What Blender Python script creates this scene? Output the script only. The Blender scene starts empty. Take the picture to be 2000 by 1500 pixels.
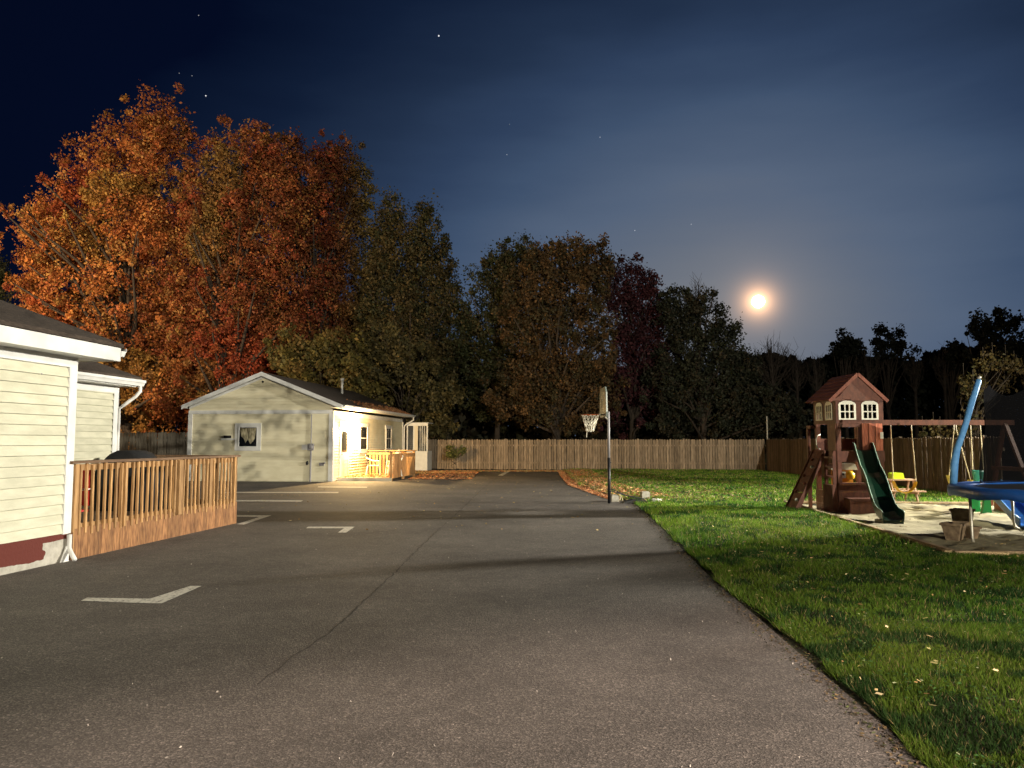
import bpy, math, random
import numpy as np
from mathutils import Vector, Matrix

# ------------------------------------------------------------------ camera, sky, light
sc = bpy.context.scene
COL = sc.collection
CAMH = 1.55
PITCH = math.atan(113 / 1500)
cam_d = bpy.data.cameras.new('camera')
cam = bpy.data.objects.new('camera', cam_d); COL.objects.link(cam)
cam.location = (0, 0, CAMH)
cam.rotation_euler = (math.pi / 2 + PITCH, 0, 0)
cam_d.sensor_width = 36; cam_d.lens = 27.0
cam_d.clip_start = 0.05; cam_d.clip_end = 2500
sc.camera = cam
sc.view_settings.view_transform = 'Standard'
sc.view_settings.look = 'None'
sc.view_settings.exposure = 0.0
sc.view_settings.gamma = 1.0
sc.render.engine = 'CYCLES'
sc.cycles.use_denoising = True
sc.cycles.max_bounces = 6
sc.cycles.transparent_max_bounces = 24
sc.cycles.sample_clamp_indirect = 4.0


def ray(px, py):
    x, y = (px - 1000) / 1500, (750 - py) / 1500
    c, s = math.cos(PITCH), math.sin(PITCH)
    return Vector((x, c - y * s, s + y * c))


def at(px, py, Y):                       # where the sight line meets the plane y = Y
    d = ray(px, py); return Vector((0, 0, CAMH)) + d * (Y / d.y)


def gr(px, py, z=0.0):                   # where the sight line meets the ground
    d = ray(px, py); return Vector((0, 0, CAMH)) + d * ((z - CAMH) / d.z)


world = bpy.data.worlds.new('World'); sc.world = world; world.use_nodes = True
wn = world.node_tree; wn.nodes.clear()


def wnode(t, **k):
    n = wn.nodes.new(t)
    for a, b in k.items(): setattr(n, a, b)
    return n


def wm(op, a, b=None, c=None, clamp=False):
    n = wnode('ShaderNodeMath', operation=op, use_clamp=clamp)
    for i, v in enumerate((a, b, c)):
        if v is None: continue
        if isinstance(v, (int, float)): n.inputs[i].default_value = v
        else: wn.links.new(v, n.inputs[i])
    return n.outputs[0]


tc = wnode('ShaderNodeTexCoord')
sep = wnode('ShaderNodeSeparateXYZ'); wn.links.new(tc.outputs['Generated'], sep.inputs[0])
az = wm('ARCTAN2', sep.outputs[0], sep.outputs[1])
el = wm('ARCSINE', sep.outputs[2])
u_ = wm('SUBTRACT', az, math.radians(14.9))
v_ = wm('MULTIPLY', wm('SUBTRACT', el, math.radians(8.5)), 1.4)
r_ = wm('SQRT', wm('ADD', wm('MULTIPLY', u_, u_), wm('MULTIPLY', v_, v_)))
# faint streaky cloud
mp = wnode('ShaderNodeMapping'); mp.inputs['Scale'].default_value = (3, 3, 14)
wn.links.new(tc.outputs['Generated'], mp.inputs[0])
nz = wnode('ShaderNodeTexNoise'); nz.inputs['Scale'].default_value = 1.3; nz.inputs['Detail'].default_value = 4
wn.links.new(mp.outputs[0], nz.inputs['Vector'])
r2 = wm('ADD', r_, wm('MULTIPLY', wm('SUBTRACT', nz.outputs[0], 0.5), 0.11))
ramp = wnode('ShaderNodeValToRGB')
SKY = [(0, (.165, .18, .205)), (7, (.130, .155, .20)), (14, (.088, .125, .195)), (21, (.050, .083, .150)),
       (26, (.028, .051, .105)), (31, (.0155, .030, .066)), (38, (.0055, .0125, .035)), (46, (.0012, .0035, .0155)),
       (90, (.0007, .0016, .006))]
cr = ramp.color_ramp
while len(cr.elements) < len(SKY): cr.elements.new(0.5)
for e, (d, c) in zip(cr.elements, SKY):
    e.position = d / 90; e.color = (*c, 1)
wn.links.new(wm('DIVIDE', r2, math.pi / 2, clamp=True), ramp.inputs[0])
MOON = ray(1481, 589).normalized()
dotn = wnode('ShaderNodeVectorMath', operation='DOT_PRODUCT')
wn.links.new(tc.outputs['Generated'], dotn.inputs[0]); dotn.inputs[1].default_value = MOON
ang = wm('ARCCOSINE', wm('MINIMUM', dotn.outputs['Value'], 0.9999999))


def glow(width, col, strength):
    g = wm('MULTIPLY', wm('EXPONENT', wm('MULTIPLY', ang, -1 / math.radians(width))), strength)
    n = wnode('ShaderNodeCombineXYZ')
    for i in range(3): wn.links.new(wm('MULTIPLY', g, col[i]), n.inputs[i])
    return n.outputs[0]


def vadd(a, b):
    n = wnode('ShaderNodeVectorMath', operation='ADD'); wn.links.new(a, n.inputs[0]); wn.links.new(b, n.inputs[1])
    return n.outputs[0]


sky = vadd(ramp.outputs[0], glow(0.50, (1, .52, .24), 4.2))
sky = vadd(sky, glow(3.0, (.8, .62, .5), .14))
for (sx, sy, st, sr) in [(857, 70, 1.0, .75), (402, 187, 1.0, .8), (388, 30, .35, .6), (350, 143, .3, .6), (375, 148, .2, .6), (995, 243, .3, .6),
                     (1172, 268, .35, .6), (1240, 450, .5, .6), (567, 267, .25, .6), (990, 302, .25, .6), (1350, 438, .25, .6), (105, 312, .2, .6)]:
    d = wnode('ShaderNodeVectorMath', operation='DOT_PRODUCT')
    wn.links.new(tc.outputs['Generated'], d.inputs[0]); d.inputs[1].default_value = ray(sx, sy).normalized()
    s = wm('MULTIPLY', wm('GREATER_THAN', d.outputs['Value'], math.cos(sr * .001)), st)
    n = wnode('ShaderNodeCombineXYZ')
    for i in range(3): wn.links.new(s, n.inputs[i])
    sky = vadd(sky, n.outputs[0])
bg = wnode('ShaderNodeBackground'); wn.links.new(sky, bg.inputs[0]); bg.inputs[1].default_value = 1.0
wo = wnode('ShaderNodeOutputWorld'); wn.links.new(bg.outputs[0], wo.inputs[0])
world.cycles.sampling_method = 'MANUAL'; world.cycles.sample_map_resolution = 512


def lamp(name, kind, loc, energy, color, size=.15, aim=None, spot=None, blend=1.0):
    d = bpy.data.lights.new(name, kind); o = bpy.data.objects.new(name, d); COL.objects.link(o)
    o.location = loc; d.energy = energy; d.color = color
    if kind == 'SUN': d.angle = size
    else: d.shadow_soft_size = size
    if kind == 'SPOT': d.spot_size = math.radians(spot); d.spot_blend = blend
    if aim is not None:
        o.rotation_euler = (Vector(aim) - Vector(loc)).to_track_quat('-Z', 'Y').to_euler()
    return o


# the moon (very weak), a floodlight out past the side fence, an added fill light for the play yard, yard lights behind the camera, a street lamp beyond the left house
lamp('moonlight', 'SUN', (0, 0, 50), 0.02, (1, .9, .78), .01, aim=Vector((0, 0, 50)) - MOON * 10)
lamp('yard_flood_west', 'SPOT', (24.0, 18.6, 6.5), 64000, (1, .95, .82), .40, aim=(-8, 17.5, 0.6), spot=72)
lamp('play_fill_light', 'SPOT', (15.8, 15.2, 5.6), 5600, (1, .94, .68), .06, aim=(4, 24, 0), spot=140)  # added fill, brightens sand and grass around the tower
lamp('yard_light_rear', 'SPOT', (14, -38, 10), 105000, (1, .92, .74), .10, aim=(-6, 30, 2), spot=76)
lamp('pole_lamp_near', 'SPOT', (6.5, -4.5, 6.0), 13500, (1, .81, .69), .10, aim=(6.5, -4.5, 0), spot=133, blend=.10)
lamp('street_lamp_west', 'SPOT', (-35, 25, 9.0), 46000, (1, .72, .42), .3, aim=(-25, 50, 9), spot=110)

# ------------------------------------------------------------------ materials


def mat(name, c1, c2=None, ns=8.0, stretch=(1, 1, 1), rough=.75, bump=0.0, bs=None, rnd=.0, metal=0.0, spec=.35,
        contrast=(.35, .65), detail=5.0, translucent=0.0, attr=None):
    m = bpy.data.materials.new(name); m.use_nodes = True
    t = m.node_tree; b = t.nodes['Principled BSDF']; L = t.links.new
    b.inputs['Roughness'].default_value = rough; b.inputs['Metallic'].default_value = metal
    b.inputs['Specular IOR Level'].default_value = spec
    co = t.nodes.new('ShaderNodeTexCoord'); oi = t.nodes.new('ShaderNodeObjectInfo')
    mu = t.nodes.new('ShaderNodeMath'); mu.operation = 'MULTIPLY'; mu.inputs[1].default_value = 37.0 if rnd else 0.0
    L(oi.outputs['Random'], mu.inputs[0])
    ad = t.nodes.new('ShaderNodeVectorMath'); ad.operation = 'ADD'
    L(co.outputs['Object'], ad.inputs[0]); L(mu.outputs[0], ad.inputs[1])
    ma = t.nodes.new('ShaderNodeMapping'); ma.inputs['Scale'].default_value = stretch; L(ad.outputs[0], ma.inputs[0])
    no = t.nodes.new('ShaderNodeTexNoise'); no.inputs['Scale'].default_value = ns; no.inputs['Detail'].default_value = detail
    L(ma.outputs[0], no.inputs['Vector'])
    out = None
    if attr:
        a = t.nodes.new('ShaderNodeVertexColor'); a.layer_name = attr; out = a.outputs[0]
    elif c2:
        r = t.nodes.new('ShaderNodeValToRGB')
        r.color_ramp.elements[0].position = contrast[0]; r.color_ramp.elements[0].color = (*c1, 1)
        r.color_ramp.elements[1].position = contrast[1]; r.color_ramp.elements[1].color = (*c2, 1)
        L(no.outputs[0], r.inputs[0]); out = r.outputs[0]
    if rnd:
        hs = t.nodes.new('ShaderNodeHueSaturation')
        mr = t.nodes.new('ShaderNodeMapRange'); mr.inputs['To Min'].default_value = 1 - rnd; mr.inputs['To Max'].default_value = 1 + rnd
        L(oi.outputs['Random'], mr.inputs[0]); L(mr.outputs[0], hs.inputs['Value'])
        if out: L(out, hs.inputs['Color'])
        else: hs.inputs['Color'].default_value = (*c1, 1)
        out = hs.outputs[0]
    if out: L(out, b.inputs['Base Color'])
    else: b.inputs['Base Color'].default_value = (*c1, 1)
    if bump:
        bn = t.nodes.new('ShaderNodeBump'); bn.inputs['Strength'].default_value = bump; bn.inputs['Distance'].default_value = .02
        n2 = t.nodes.new('ShaderNodeTexNoise'); n2.inputs['Scale'].default_value = bs or ns * 3; n2.inputs['Detail'].default_value = 6
        L(ma.outputs[0], n2.inputs['Vector']); L(n2.outputs[0], bn.inputs['Height']); L(bn.outputs[0], b.inputs['Normal'])
    if translucent:
        tr = t.nodes.new('ShaderNodeBsdfTranslucent'); mx = t.nodes.new('ShaderNodeMixShader'); mx.inputs[0].default_value = translucent
        if out: L(out, tr.inputs[0])
        else: tr.inputs[0].default_value = (*c1, 1)
        L(b.outputs[0], mx.inputs[1]); L(tr.outputs[0], mx.inputs[2]); L(mx.outputs[0], t.nodes['Material Output'].inputs[0])
    return m


def emit(name, c, s):
    m = bpy.data.materials.new(name); m.use_nodes = True; t = m.node_tree; t.nodes.clear()
    e = t.nodes.new('ShaderNodeEmission'); e.inputs[0].default_value = (*c, 1); e.inputs[1].default_value = s
    o = t.nodes.new('ShaderNodeOutputMaterial'); t.links.new(e.outputs[0], o.inputs[0]); return m


M = {}
M['siding'] = mat('siding_cream', (.44, .425, .32), (.54, .52, .40), ns=3, stretch=(1, 1, 3), rough=.5, bump=.15, bs=30, rnd=.05)
M['siding_far'] = mat('siding_pale', (.62, .565, .40), (.70, .65, .48), ns=2, stretch=(1, 1, 3), rough=.55, bump=.1, bs=30)
M['trim'] = mat('white_trim', (.56, .555, .54), (.65, .645, .63), ns=4, rough=.45, bump=.05)
M['shingle'] = mat('roof_shingle', (.035, .026, .02), (.075, .055, .042), ns=14, stretch=(1, 1, 4), rough=.95, bump=.7, bs=60)
M['wood'] = mat('new_cedar', (.24, .125, .045), (.44, .25, .105), ns=9, stretch=(3, 3, .35), rough=.7, bump=.3, rnd=.28)
M['skirt'] = mat('cedar_skirting', (.13, .055, .022), (.31, .15, .06), ns=12, stretch=(3, 3, .5), rough=.75, bump=.4, rnd=.22)
M['cap'] = mat('weathered_cap', (.10, .055, .03), (.17, .10, .055), ns=6, stretch=(3, .4, 3), rough=.75, bump=.3)
M['fence'] = mat('fence_wood', (.17, .125, .085), (.33, .25, .175), ns=9, stretch=(3, 3, .3), rough=.85, bump=.4, rnd=.30)
M['fence_dark'] = mat('fence_wood_dark', (.085, .060, .042), (.17, .125, .09), ns=9, stretch=(3, 3, .3), rough=.85, bump=.4, rnd=.35)
M['fence_grey'] = mat('fence_wood_grey', (.12, .11, .09), (.22, .20, .165), ns=9, stretch=(3, 3, .3), rough=.85, bump=.4, rnd=.25)
M['redwood'] = mat('red_stained_wood', (.095, .032, .021), (.16, .054, .034), ns=7, stretch=(2, 2, 1), rough=.6, bump=.25, rnd=.15)
M['redroof'] = mat('red_roof_board', (.15, .043, .028), (.23, .073, .046), ns=9, stretch=(3, .5, 1), rough=.65, bump=.3, rnd=.14)
M['redplank'] = mat('orange_red_plank', (.30, .07, .035), (.50, .16, .09), ns=12, stretch=(4, 4, .5), rough=.5, bump=.3, rnd=.3)
M['white_pl'] = mat('white_plastic', (.75, .74, .66), rough=.4)
M['slide_g'] = mat('dark_green_plastic', (.006, .030, .018), (.009, .040, .024), ns=3, rough=.35, spec=.4)
M['slide_rim'] = mat('green_plastic_rim', (.25, .38, .30), rough=.3, spec=.7)
M['rope'] = mat('swing_rope', (.50, .42, .26), (.62, .54, .36), ns=40, rough=.8)
M['yellow'] = mat('yellow_plastic', (.80, .52, .03), rough=.4)
M['orange_y'] = mat('orange_plastic', (.75, .33, .03), rough=.45)
M['lime'] = mat('lime_plastic', (.55, .75, .02), rough=.4)
M['teal'] = mat('teal_plastic', (.03, .22, .17), rough=.4)
M['green'] = mat('green_plastic', (.02, .30, .09), rough=.4)
M['blue'] = mat('blue_plastic', (.02, .14, .48), rough=.35, spec=.6)
M['blue_hi'] = mat('light_blue_plastic', (.12, .35, .70), rough=.35, spec=.6)
M['pad'] = mat('blue_vinyl_pad', (.015, .085, .36), (.02, .11, .42), ns=5, rough=.4, bump=.5, bs=6)
M['foam'] = mat('blue_pole_foam', (.08, .25, .55), (.12, .32, .62), ns=12, rough=.7, bump=.8, bs=14)
M['steel'] = mat('galvanised_steel', (.50, .47, .40), rough=.45, metal=.55)
M['black'] = mat('black_paint', (.010, .010, .012), rough=.5)
M['black_cloth'] = mat('black_cover', (.008, .008, .009), (.014, .014, .016), ns=4, rough=.85, bump=.6, bs=6)
M['tabwood'] = mat('table_wood', (.42, .26, .17), (.55, .36, .25), ns=8, stretch=(.5, 3, 3), rough=.7, bump=.2, rnd=.1)
M['pot'] = mat('stoneware_pot', (.12, .08, .05), (.25, .18, .11), ns=9, rough=.85, bump=.5)
M['timber'] = mat('landscape_timber', (.22, .15, .09), (.40, .29, .17), ns=8, stretch=(.6, .6, 3), rough=.9, bump=.6, rnd=.2)
M['bark'] = mat('bark', (.035, .026, .02), (.075, .058, .045), ns=6, stretch=(3, 3, .5), rough=.95, bump=.8)
M['concrete'] = mat('concrete', (.30, .28, .24), (.42, .40, .34), ns=14, rough=.9, bump=.4)
M['brackets'] = mat('grey_metal', (.22, .21, .22), rough=.5)
M['tarp'] = mat('grey_tarp', (.15, .13, .12), (.21, .18, .165), ns=5, rough=.7, bump=.5)
M['red_cloth'] = mat('red_fabric', (.50, .02, .018), (.60, .04, .03), ns=5, rough=.7)
M['pink_metal'] = mat('pale_armrest', (.62, .45, .42), rough=.5)
M['paint'] = mat('white_road_paint', (.17, .155, .135), (.60, .57, .50), ns=22, rough=.75, contrast=(.36, .46), bump=.2, detail=8)
M['litter'] = mat('fallen_leaf', (1, 1, 1), attr='Col', rough=.7, translucent=.15)
M['leaf'] = mat('leaf', (1, 1, 1), attr='Col', rough=.65, translucent=.30)
M['grass'] = mat('grass_blade', (1, 1, 1), attr='Col', rough=.7, translucent=.25, spec=.08)
M['stone'] = mat('field_stone', (.12, .10, .08), (.24, .21, .17), ns=8, rough=.9, bump=.5)
M['net_cord'] = mat('white_net_cord', (.75, .70, .58), rough=.8)
M['moon'] = emit('moon_glow', (1, .93, .80), 14)
M['bulb'] = emit('lamp_bulb', (1, .80, .45), 90)
M['door'] = mat('pale_door', (.62, .55, .42), rough=.5)
M['clear'] = mat('clear_mark', (.45, .46, .42), rough=.5)
M['pane_glare'] = mat('painted_glare', (.75, .68, .48), (.20, .17, .10), ns=5, stretch=(3, 1, 1), rough=.8)  # cream colour of the reflection painted into the gable window

# window glass: a dark, glossy sheet
m = bpy.data.materials.new('window_glass'); m.use_nodes = True
b = m.node_tree.nodes['Principled BSDF']; b.inputs['Base Color'].default_value = (.9, .92, .9, 1); b.inputs['Roughness'].default_value = .03

t = m.node_tree; tp = t.nodes.new('ShaderNodeBsdfTransparent'); mx = t.nodes.new('ShaderNodeMixShader'); fr = t.nodes.new('ShaderNodeFresnel')
gl = t.nodes.new('ShaderNodeBsdfGlossy'); gl.inputs['Roughness'].default_value = .02; t.links.new(fr.outputs[0], mx.inputs[0]); t.links.new(tp.outputs[0], mx.inputs[1])
t.links.new(gl.outputs[0], mx.inputs[2]); t.links.new(mx.outputs[0], t.nodes['Material Output'].inputs[0]); M['glass'] = m
m = mat('dark_window_glass', (.02, .022, .025), rough=.05, spec=.8); M['darkglass'] = m

# trampoline net: fine weave you can half see through
m = mat('black_safety_net', (.0012, .0012, .0015), rough=.9, spec=.05); t = m.node_tree
tp = t.nodes.new('ShaderNodeBsdfTransparent'); mx = t.nodes.new('ShaderNodeMixShader'); mx.inputs[0].default_value = .92
df = t.nodes.new('ShaderNodeBsdfDiffuse'); df.inputs[0].default_value = (.006, .006, .007, 1)
t.links.new(tp.outputs[0], mx.inputs[1]); t.links.new(df.outputs[0], mx.inputs[2])
t.links.new(mx.outputs[0], t.nodes['Material Output'].inputs[0]); M['net'] = m

# foundation: oxide red paint that stops short, bare concrete beside and below it
m = mat('painted_foundation', (.30, .28, .24), (.42, .39, .34), ns=9, rough=.9, bump=.5); t = m.node_tree; L = t.links.new
co = t.nodes.new('ShaderNodeTexCoord'); sx = t.nodes.new('ShaderNodeSeparateXYZ'); L(co.outputs['Object'], sx.inputs[0])
nn = t.nodes.new('ShaderNodeTexNoise'); nn.inputs['Scale'].default_value = 5; L(co.outputs['Object'], nn.inputs['Vector'])


def tm(t, op, a, b):
    n = t.nodes.new('ShaderNodeMath'); n.operation = op
    for i, v in enumerate((a, b)):
        if isinstance(v, (int, float)): n.inputs[i].default_value = v
        else: t.links.new(v, n.inputs[i])
    return n.outputs[0]


nw = tm(t, 'MULTIPLY', tm(t, 'SUBTRACT', nn.outputs[0], .5), .3)
edge = tm(t, 'LESS_THAN', tm(t, 'ADD', sx.outputs[1], nw), -.42)          # red up to 0.4 m from the corner
low = tm(t, 'GREATER_THAN', tm(t, 'ADD', sx.outputs[2], tm(t, 'MULTIPLY', nw, .25)), .085)
strip = tm(t, 'GREATER_THAN', tm(t, 'ADD', sx.outputs[2], tm(t, 'MULTIPLY', nw, .1)), .285)
mask = tm(t, 'MAXIMUM', tm(t, 'MULTIPLY', edge, low), strip)
mc = t.nodes.new('ShaderNodeMix'); mc.data_type = 'RGBA'; L(mask, mc.inputs[0])
old = t.nodes['Principled BSDF'].inputs['Base Color'].links[0].from_socket
L(old, mc.inputs[6]); mc.inputs[7].default_value = (.10, .021, .015, 1); L(mc.outputs[2], t.nodes['Principled BSDF'].inputs['Base Color'])
M['foundation'] = m


# asphalt: aggregate that reads as single grains close by
def asphalt():
    m = bpy.data.materials.new('asphalt'); m.use_nodes = True; t = m.node_tree; L = t.links.new
    b = t.nodes['Principled BSDF']; b.inputs['Roughness'].default_value = .82; b.inputs['Specular IOR Level'].default_value = .35
    co = t.nodes.new('ShaderNodeTexCoord')
    v = t.nodes.new('ShaderNodeTexVoronoi'); v.inputs['Scale'].default_value = 100; L(co.outputs['Object'], v.inputs['Vector'])
    bw = t.nodes.new('ShaderNodeSeparateColor'); L(v.outputs['Color'], bw.inputs[0])
    n1 = t.nodes.new('ShaderNodeTexNoise'); n1.inputs['Scale'].default_value = 45; n1.inputs['Detail'].default_value = 8
    L(co.outputs['Object'], n1.inputs['Vector'])
    n2 = t.nodes.new('ShaderNodeTexNoise'); n2.inputs['Scale'].default_value = .55; n2.inputs['Detail'].default_value = 6; n2.inputs['Roughness'].default_value = .65
    L(co.outputs['Object'], n2.inputs['Vector'])
    n3 = t.nodes.new('ShaderNodeTexNoise'); n3.inputs['Scale'].default_value = 7; n3.inputs['Detail'].default_value = 5
    L(co.outputs['Object'], n3.inputs['Vector'])
    r = t.nodes.new('ShaderNodeValToRGB'); e = r.color_ramp.elements
    e[0].position = .0; e[0].color = (.042, .037, .033, 1); e[1].position = 1; e[1].color = (.42, .36, .31, 1)
    x = e.new(.55); x.color = (.092, .081, .071, 1); x = e.new(.85); x.color = (.18, .155, .135, 1)
    s = tm(t, 'ADD', tm(t, 'MULTIPLY', bw.outputs[0], .56), tm(t, 'MULTIPLY', tm(t, 'SUBTRACT', n1.outputs[0], .5), .9))
    s = tm(t, 'ADD', s, tm(t, 'MULTIPLY', tm(t, 'SUBTRACT', n3.outputs[0], .5), .35))
    s = tm(t, 'ADD', s, .20); L(s, r.inputs[0])
    mr = t.nodes.new('ShaderNodeMapRange'); mr.inputs['From Min'].default_value = .3; mr.inputs['From Max'].default_value = .7
    mr.inputs['To Min'].default_value = .72; mr.inputs['To Max'].default_value = 1.45; L(n2.outputs[0], mr.inputs[0])
    hs = t.nodes.new('ShaderNodeHueSaturation'); L(r.outputs[0], hs.inputs['Color']); L(mr.outputs[0], hs.inputs['Value'])
    L(hs.outputs[0], b.inputs['Base Color'])
    bn = t.nodes.new('ShaderNodeBump'); bn.inputs['Strength'].default_value = .55; bn.inputs['Distance'].default_value = .006
    L(tm(t, 'ADD', v.outputs['Distance'], n1.outputs[0]), bn.inputs['Height']); L(bn.outputs[0], b.inputs['Normal'])
    return m


M['asphalt'] = asphalt()
M['tar'] = mat('crack_tar', (.042, .037, .033), rough=.9)
M['sand'] = mat('play_sand', (.20, .17, .10), (.34, .30, .185), ns=2.2, rough=.95, bump=.9, bs=9)
M['turf'] = mat('turf_soil', (.012, .011, .006), (.030, .034, .010), ns=9, rough=.95, bump=.6)
M['field'] = mat('dark_field', (.02, .025, .01), (.04, .045, .018), ns=1.5, rough=.95)

# ------------------------------------------------------------------ mesh helpers


class MB:
    def __init__(s): s.v = []; s.f = []

    def add(s, vs, fs):
        n = len(s.v); s.v += [tuple(v) for v in vs]; s.f += [tuple(i + n for i in f) for f in fs]; return s

    def box(s, x0, x1, y0, y1, z0, z1):
        return s.add([(x0, y0, z0), (x1, y0, z0), (x1, y1, z0), (x0, y1, z0), (x0, y0, z1), (x1, y0, z1), (x1, y1, z1), (x0, y1, z1)],
                     [(0, 3, 2, 1), (4, 5, 6, 7), (0, 1, 5, 4), (1, 2, 6, 5), (2, 3, 7, 6), (3, 0, 4, 7)])

    def bar(s, p, q, w, h=None, up=(0, 0, 1)):
        p, q = Vector(p), Vector(q); h = h or w; d = (q - p).normalized(); up = Vector(up)
        if abs(d.dot(up)) > .98: up = Vector((0, 1, 0))
        a = d.cross(up).normalized() * w / 2; b = a.cross(d).normalized() * h / 2
        vs = [p - a - b, p + a - b, p + a + b, p - a + b, q - a - b, q + a - b, q + a + b, q - a + b]
        return s.add(vs, [(0, 1, 2, 3), (7, 6, 5, 4), (0, 4, 5, 1), (1, 5, 6, 2), (2, 6, 7, 3), (3, 7, 4, 0)])

    def tube(s, pts, r, n=8, caps=True):
        pts = [Vector(p) for p in pts]; rs = r if isinstance(r, (list, tuple)) else [r] * len(pts)
        base = len(s.v); prev = None
        for i, p in enumerate(pts):
            d = (pts[min(i + 1, len(pts) - 1)] - pts[max(i - 1, 0)]).normalized()
            a = prev - d * prev.dot(d) if prev is not None else d.orthogonal()
            if a.length < 1e-4: a = d.orthogonal()
            a.normalize(); prev = a; b = d.cross(a)
            for k in range(n):
                t = 2 * math.pi * k / n; s.v.append(tuple(p + (a * math.cos(t) + b * math.sin(t)) * rs[i]))
        for i in range(len(pts) - 1):
            for k in range(n):
                a0 = base + i * n + k; a1 = base + i * n + (k + 1) % n
                s.f.append((a0, a1, a1 + n, a0 + n))
        if caps:
            s.f.append(tuple(base + k for k in range(n))[::-1]); s.f.append(tuple(base + (len(pts) - 1) * n + k for k in range(n)))
        return s

    def lathe(s, prof, n=16, c=(0, 0)):
        base = len(s.v)
        for r, z in prof:
            for k in range(n):
                t = 2 * math.pi * k / n; s.v.append((c[0] + r * math.cos(t), c[1] + r * math.sin(t), z))
        for i in range(len(prof) - 1):
            for k in range(n):
                a0 = base + i * n + k; a1 = base + i * n + (k + 1) % n
                s.f.append((a0, a1, a1 + n, a0 + n))
        s.f.append(tuple(base + k for k in range(n))[::-1]); s.f.append(tuple(base + (len(prof) - 1) * n + k for k in range(n)))
        return s

    def prism(s, poly, thick, axis='y', off=0.0):          # poly in the two other axes
        n = len(poly); vs = []
        for o in (off, off + thick):
            for a, b in poly:
                vs.append((a, o, b) if axis == 'y' else ((o, a, b) if axis == 'x' else (a, b, o)))
        fs = [tuple(range(n)), tuple(range(2 * n - 1, n - 1, -1))]
        for i in range(n): fs.append((i, i + n, (i + 1) % n + n, (i + 1) % n))
        return s.add(vs, fs)

    def sphere(s, c, r, n=12, m=8):
        base = len(s.v); r = r if isinstance(r, (tuple, list)) else (r, r, r)
        for i in range(1, m):
            ph = math.pi * i / m
            for k in range(n):
                t = 2 * math.pi * k / n
                s.v.append((c[0] + r[0] * math.sin(ph) * math.cos(t), c[1] + r[1] * math.sin(ph) * math.sin(t), c[2] + r[2] * math.cos(ph)))
        s.v.append((c[0], c[1], c[2] + r[2])); s.v.append((c[0], c[1], c[2] - r[2])); T, B = len(s.v) - 2, len(s.v) - 1
        for i in range(m - 2):
            for k in range(n):
                a0 = base + i * n + k; a1 = base + i * n + (k + 1) % n
                s.f.append((a0, a0 + n, a1 + n, a1))
        for k in range(n):
            s.f.append((T, base + k, base + (k + 1) % n)); s.f.append((B, base + (m - 2) * n + (k + 1) % n, base + (m - 2) * n + k))
        return s

    def mesh(s, name, mt, smooth=False):
        me = bpy.data.meshes.new(name); me.from_pydata(s.v, [], s.f); me.materials.append(mt); me.validate()
        import bmesh
        bm = bmesh.new(); bm.from_mesh(me); bmesh.ops.recalc_face_normals(bm, faces=bm.faces); bm.to_mesh(me); bm.free()
        if smooth: me.polygons.foreach_set('use_smooth', [True] * len(me.polygons))
        return me


def tags(o, label=None, cat=None, group=None, kind=None):
    if label: o['label'] = label
    if cat: o['category'] = cat
    if group: o['group'] = group
    if kind: o['kind'] = kind
    return o


def put(me, name, parent=None, loc=(0, 0, 0), rot=(0, 0, 0), scale=None, **k):
    o = bpy.data.objects.new(name, me); COL.objects.link(o); o.location = loc; o.rotation_euler = rot
    if scale: o.scale = scale
    if parent: o.parent = parent
    return tags(o, **k)


def P(mb, name, mt, parent=None, loc=(0, 0, 0), rot=(0, 0, 0), smooth=False, **k):
    return put(mb.mesh(name, M[mt] if isinstance(mt, str) else mt, smooth), name, parent, loc, rot, **k)


def thing(name, label, cat, loc=(0, 0, 0), rz=0.0, group=None):
    o = bpy.data.objects.new(name, None); COL.objects.link(o); o.location = loc; o.rotation_euler = (0, 0, rz)
    o.empty_display_size = .2
    return tags(o, label, cat, group)


def copy_tree(root, loc, rz=None, label=None):
    r = root.copy(); COL.objects.link(r); r.location = loc
    if rz is not None: r.rotation_euler = (0, 0, rz)
    if label: r['label'] = label
    for ch in list(root.children):
        c = ch.copy(); COL.objects.link(c); c.parent = r
        for g in list(ch.children):
            d = g.copy(); COL.objects.link(d); d.parent = c
    return r


def struct(mb, name, mt, smooth=False, **k): return P(mb, name, mt, None, kind='structure', smooth=smooth, **k)


def cards(name, mt, C, A, B, cols, parent=None, tri=False, **k):
    """many leaf-sized faces: centres C, half-axes A, B (n x 3), one colour each"""
    n = len(C); me = bpy.data.meshes.new(name)
    if tri: V = np.stack([C - A, C + A, C + B], 1); q = 3
    else: V = np.stack([C - B, C + A, C + B, C - A], 1); q = 4
    me.vertices.add(n * q); me.vertices.foreach_set('co', V.astype(np.float32).ravel())
    me.loops.add(n * q); me.loops.foreach_set('vertex_index', np.arange(n * q, dtype=np.int32))
    me.polygons.add(n); me.polygons.foreach_set('loop_start', np.arange(0, n * q, q, dtype=np.int32))
    me.polygons.foreach_set('loop_total', np.full(n, q, dtype=np.int32))
    ca = me.color_attributes.new('Col', 'FLOAT_COLOR', 'POINT')
    cc = np.ones((n, q, 4), np.float32); cc[:, :, :3] = cols[:, None, :]; ca.data.foreach_set('color', cc.ravel())
    me.update(); me.validate(); me.materials.append(M[mt])
    return put(me, name, parent, **k)


def rand_dirs(rng, n):
    v = rng.normal(size=(n, 3)); return v / np.linalg.norm(v, axis=1)[:, None]


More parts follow.
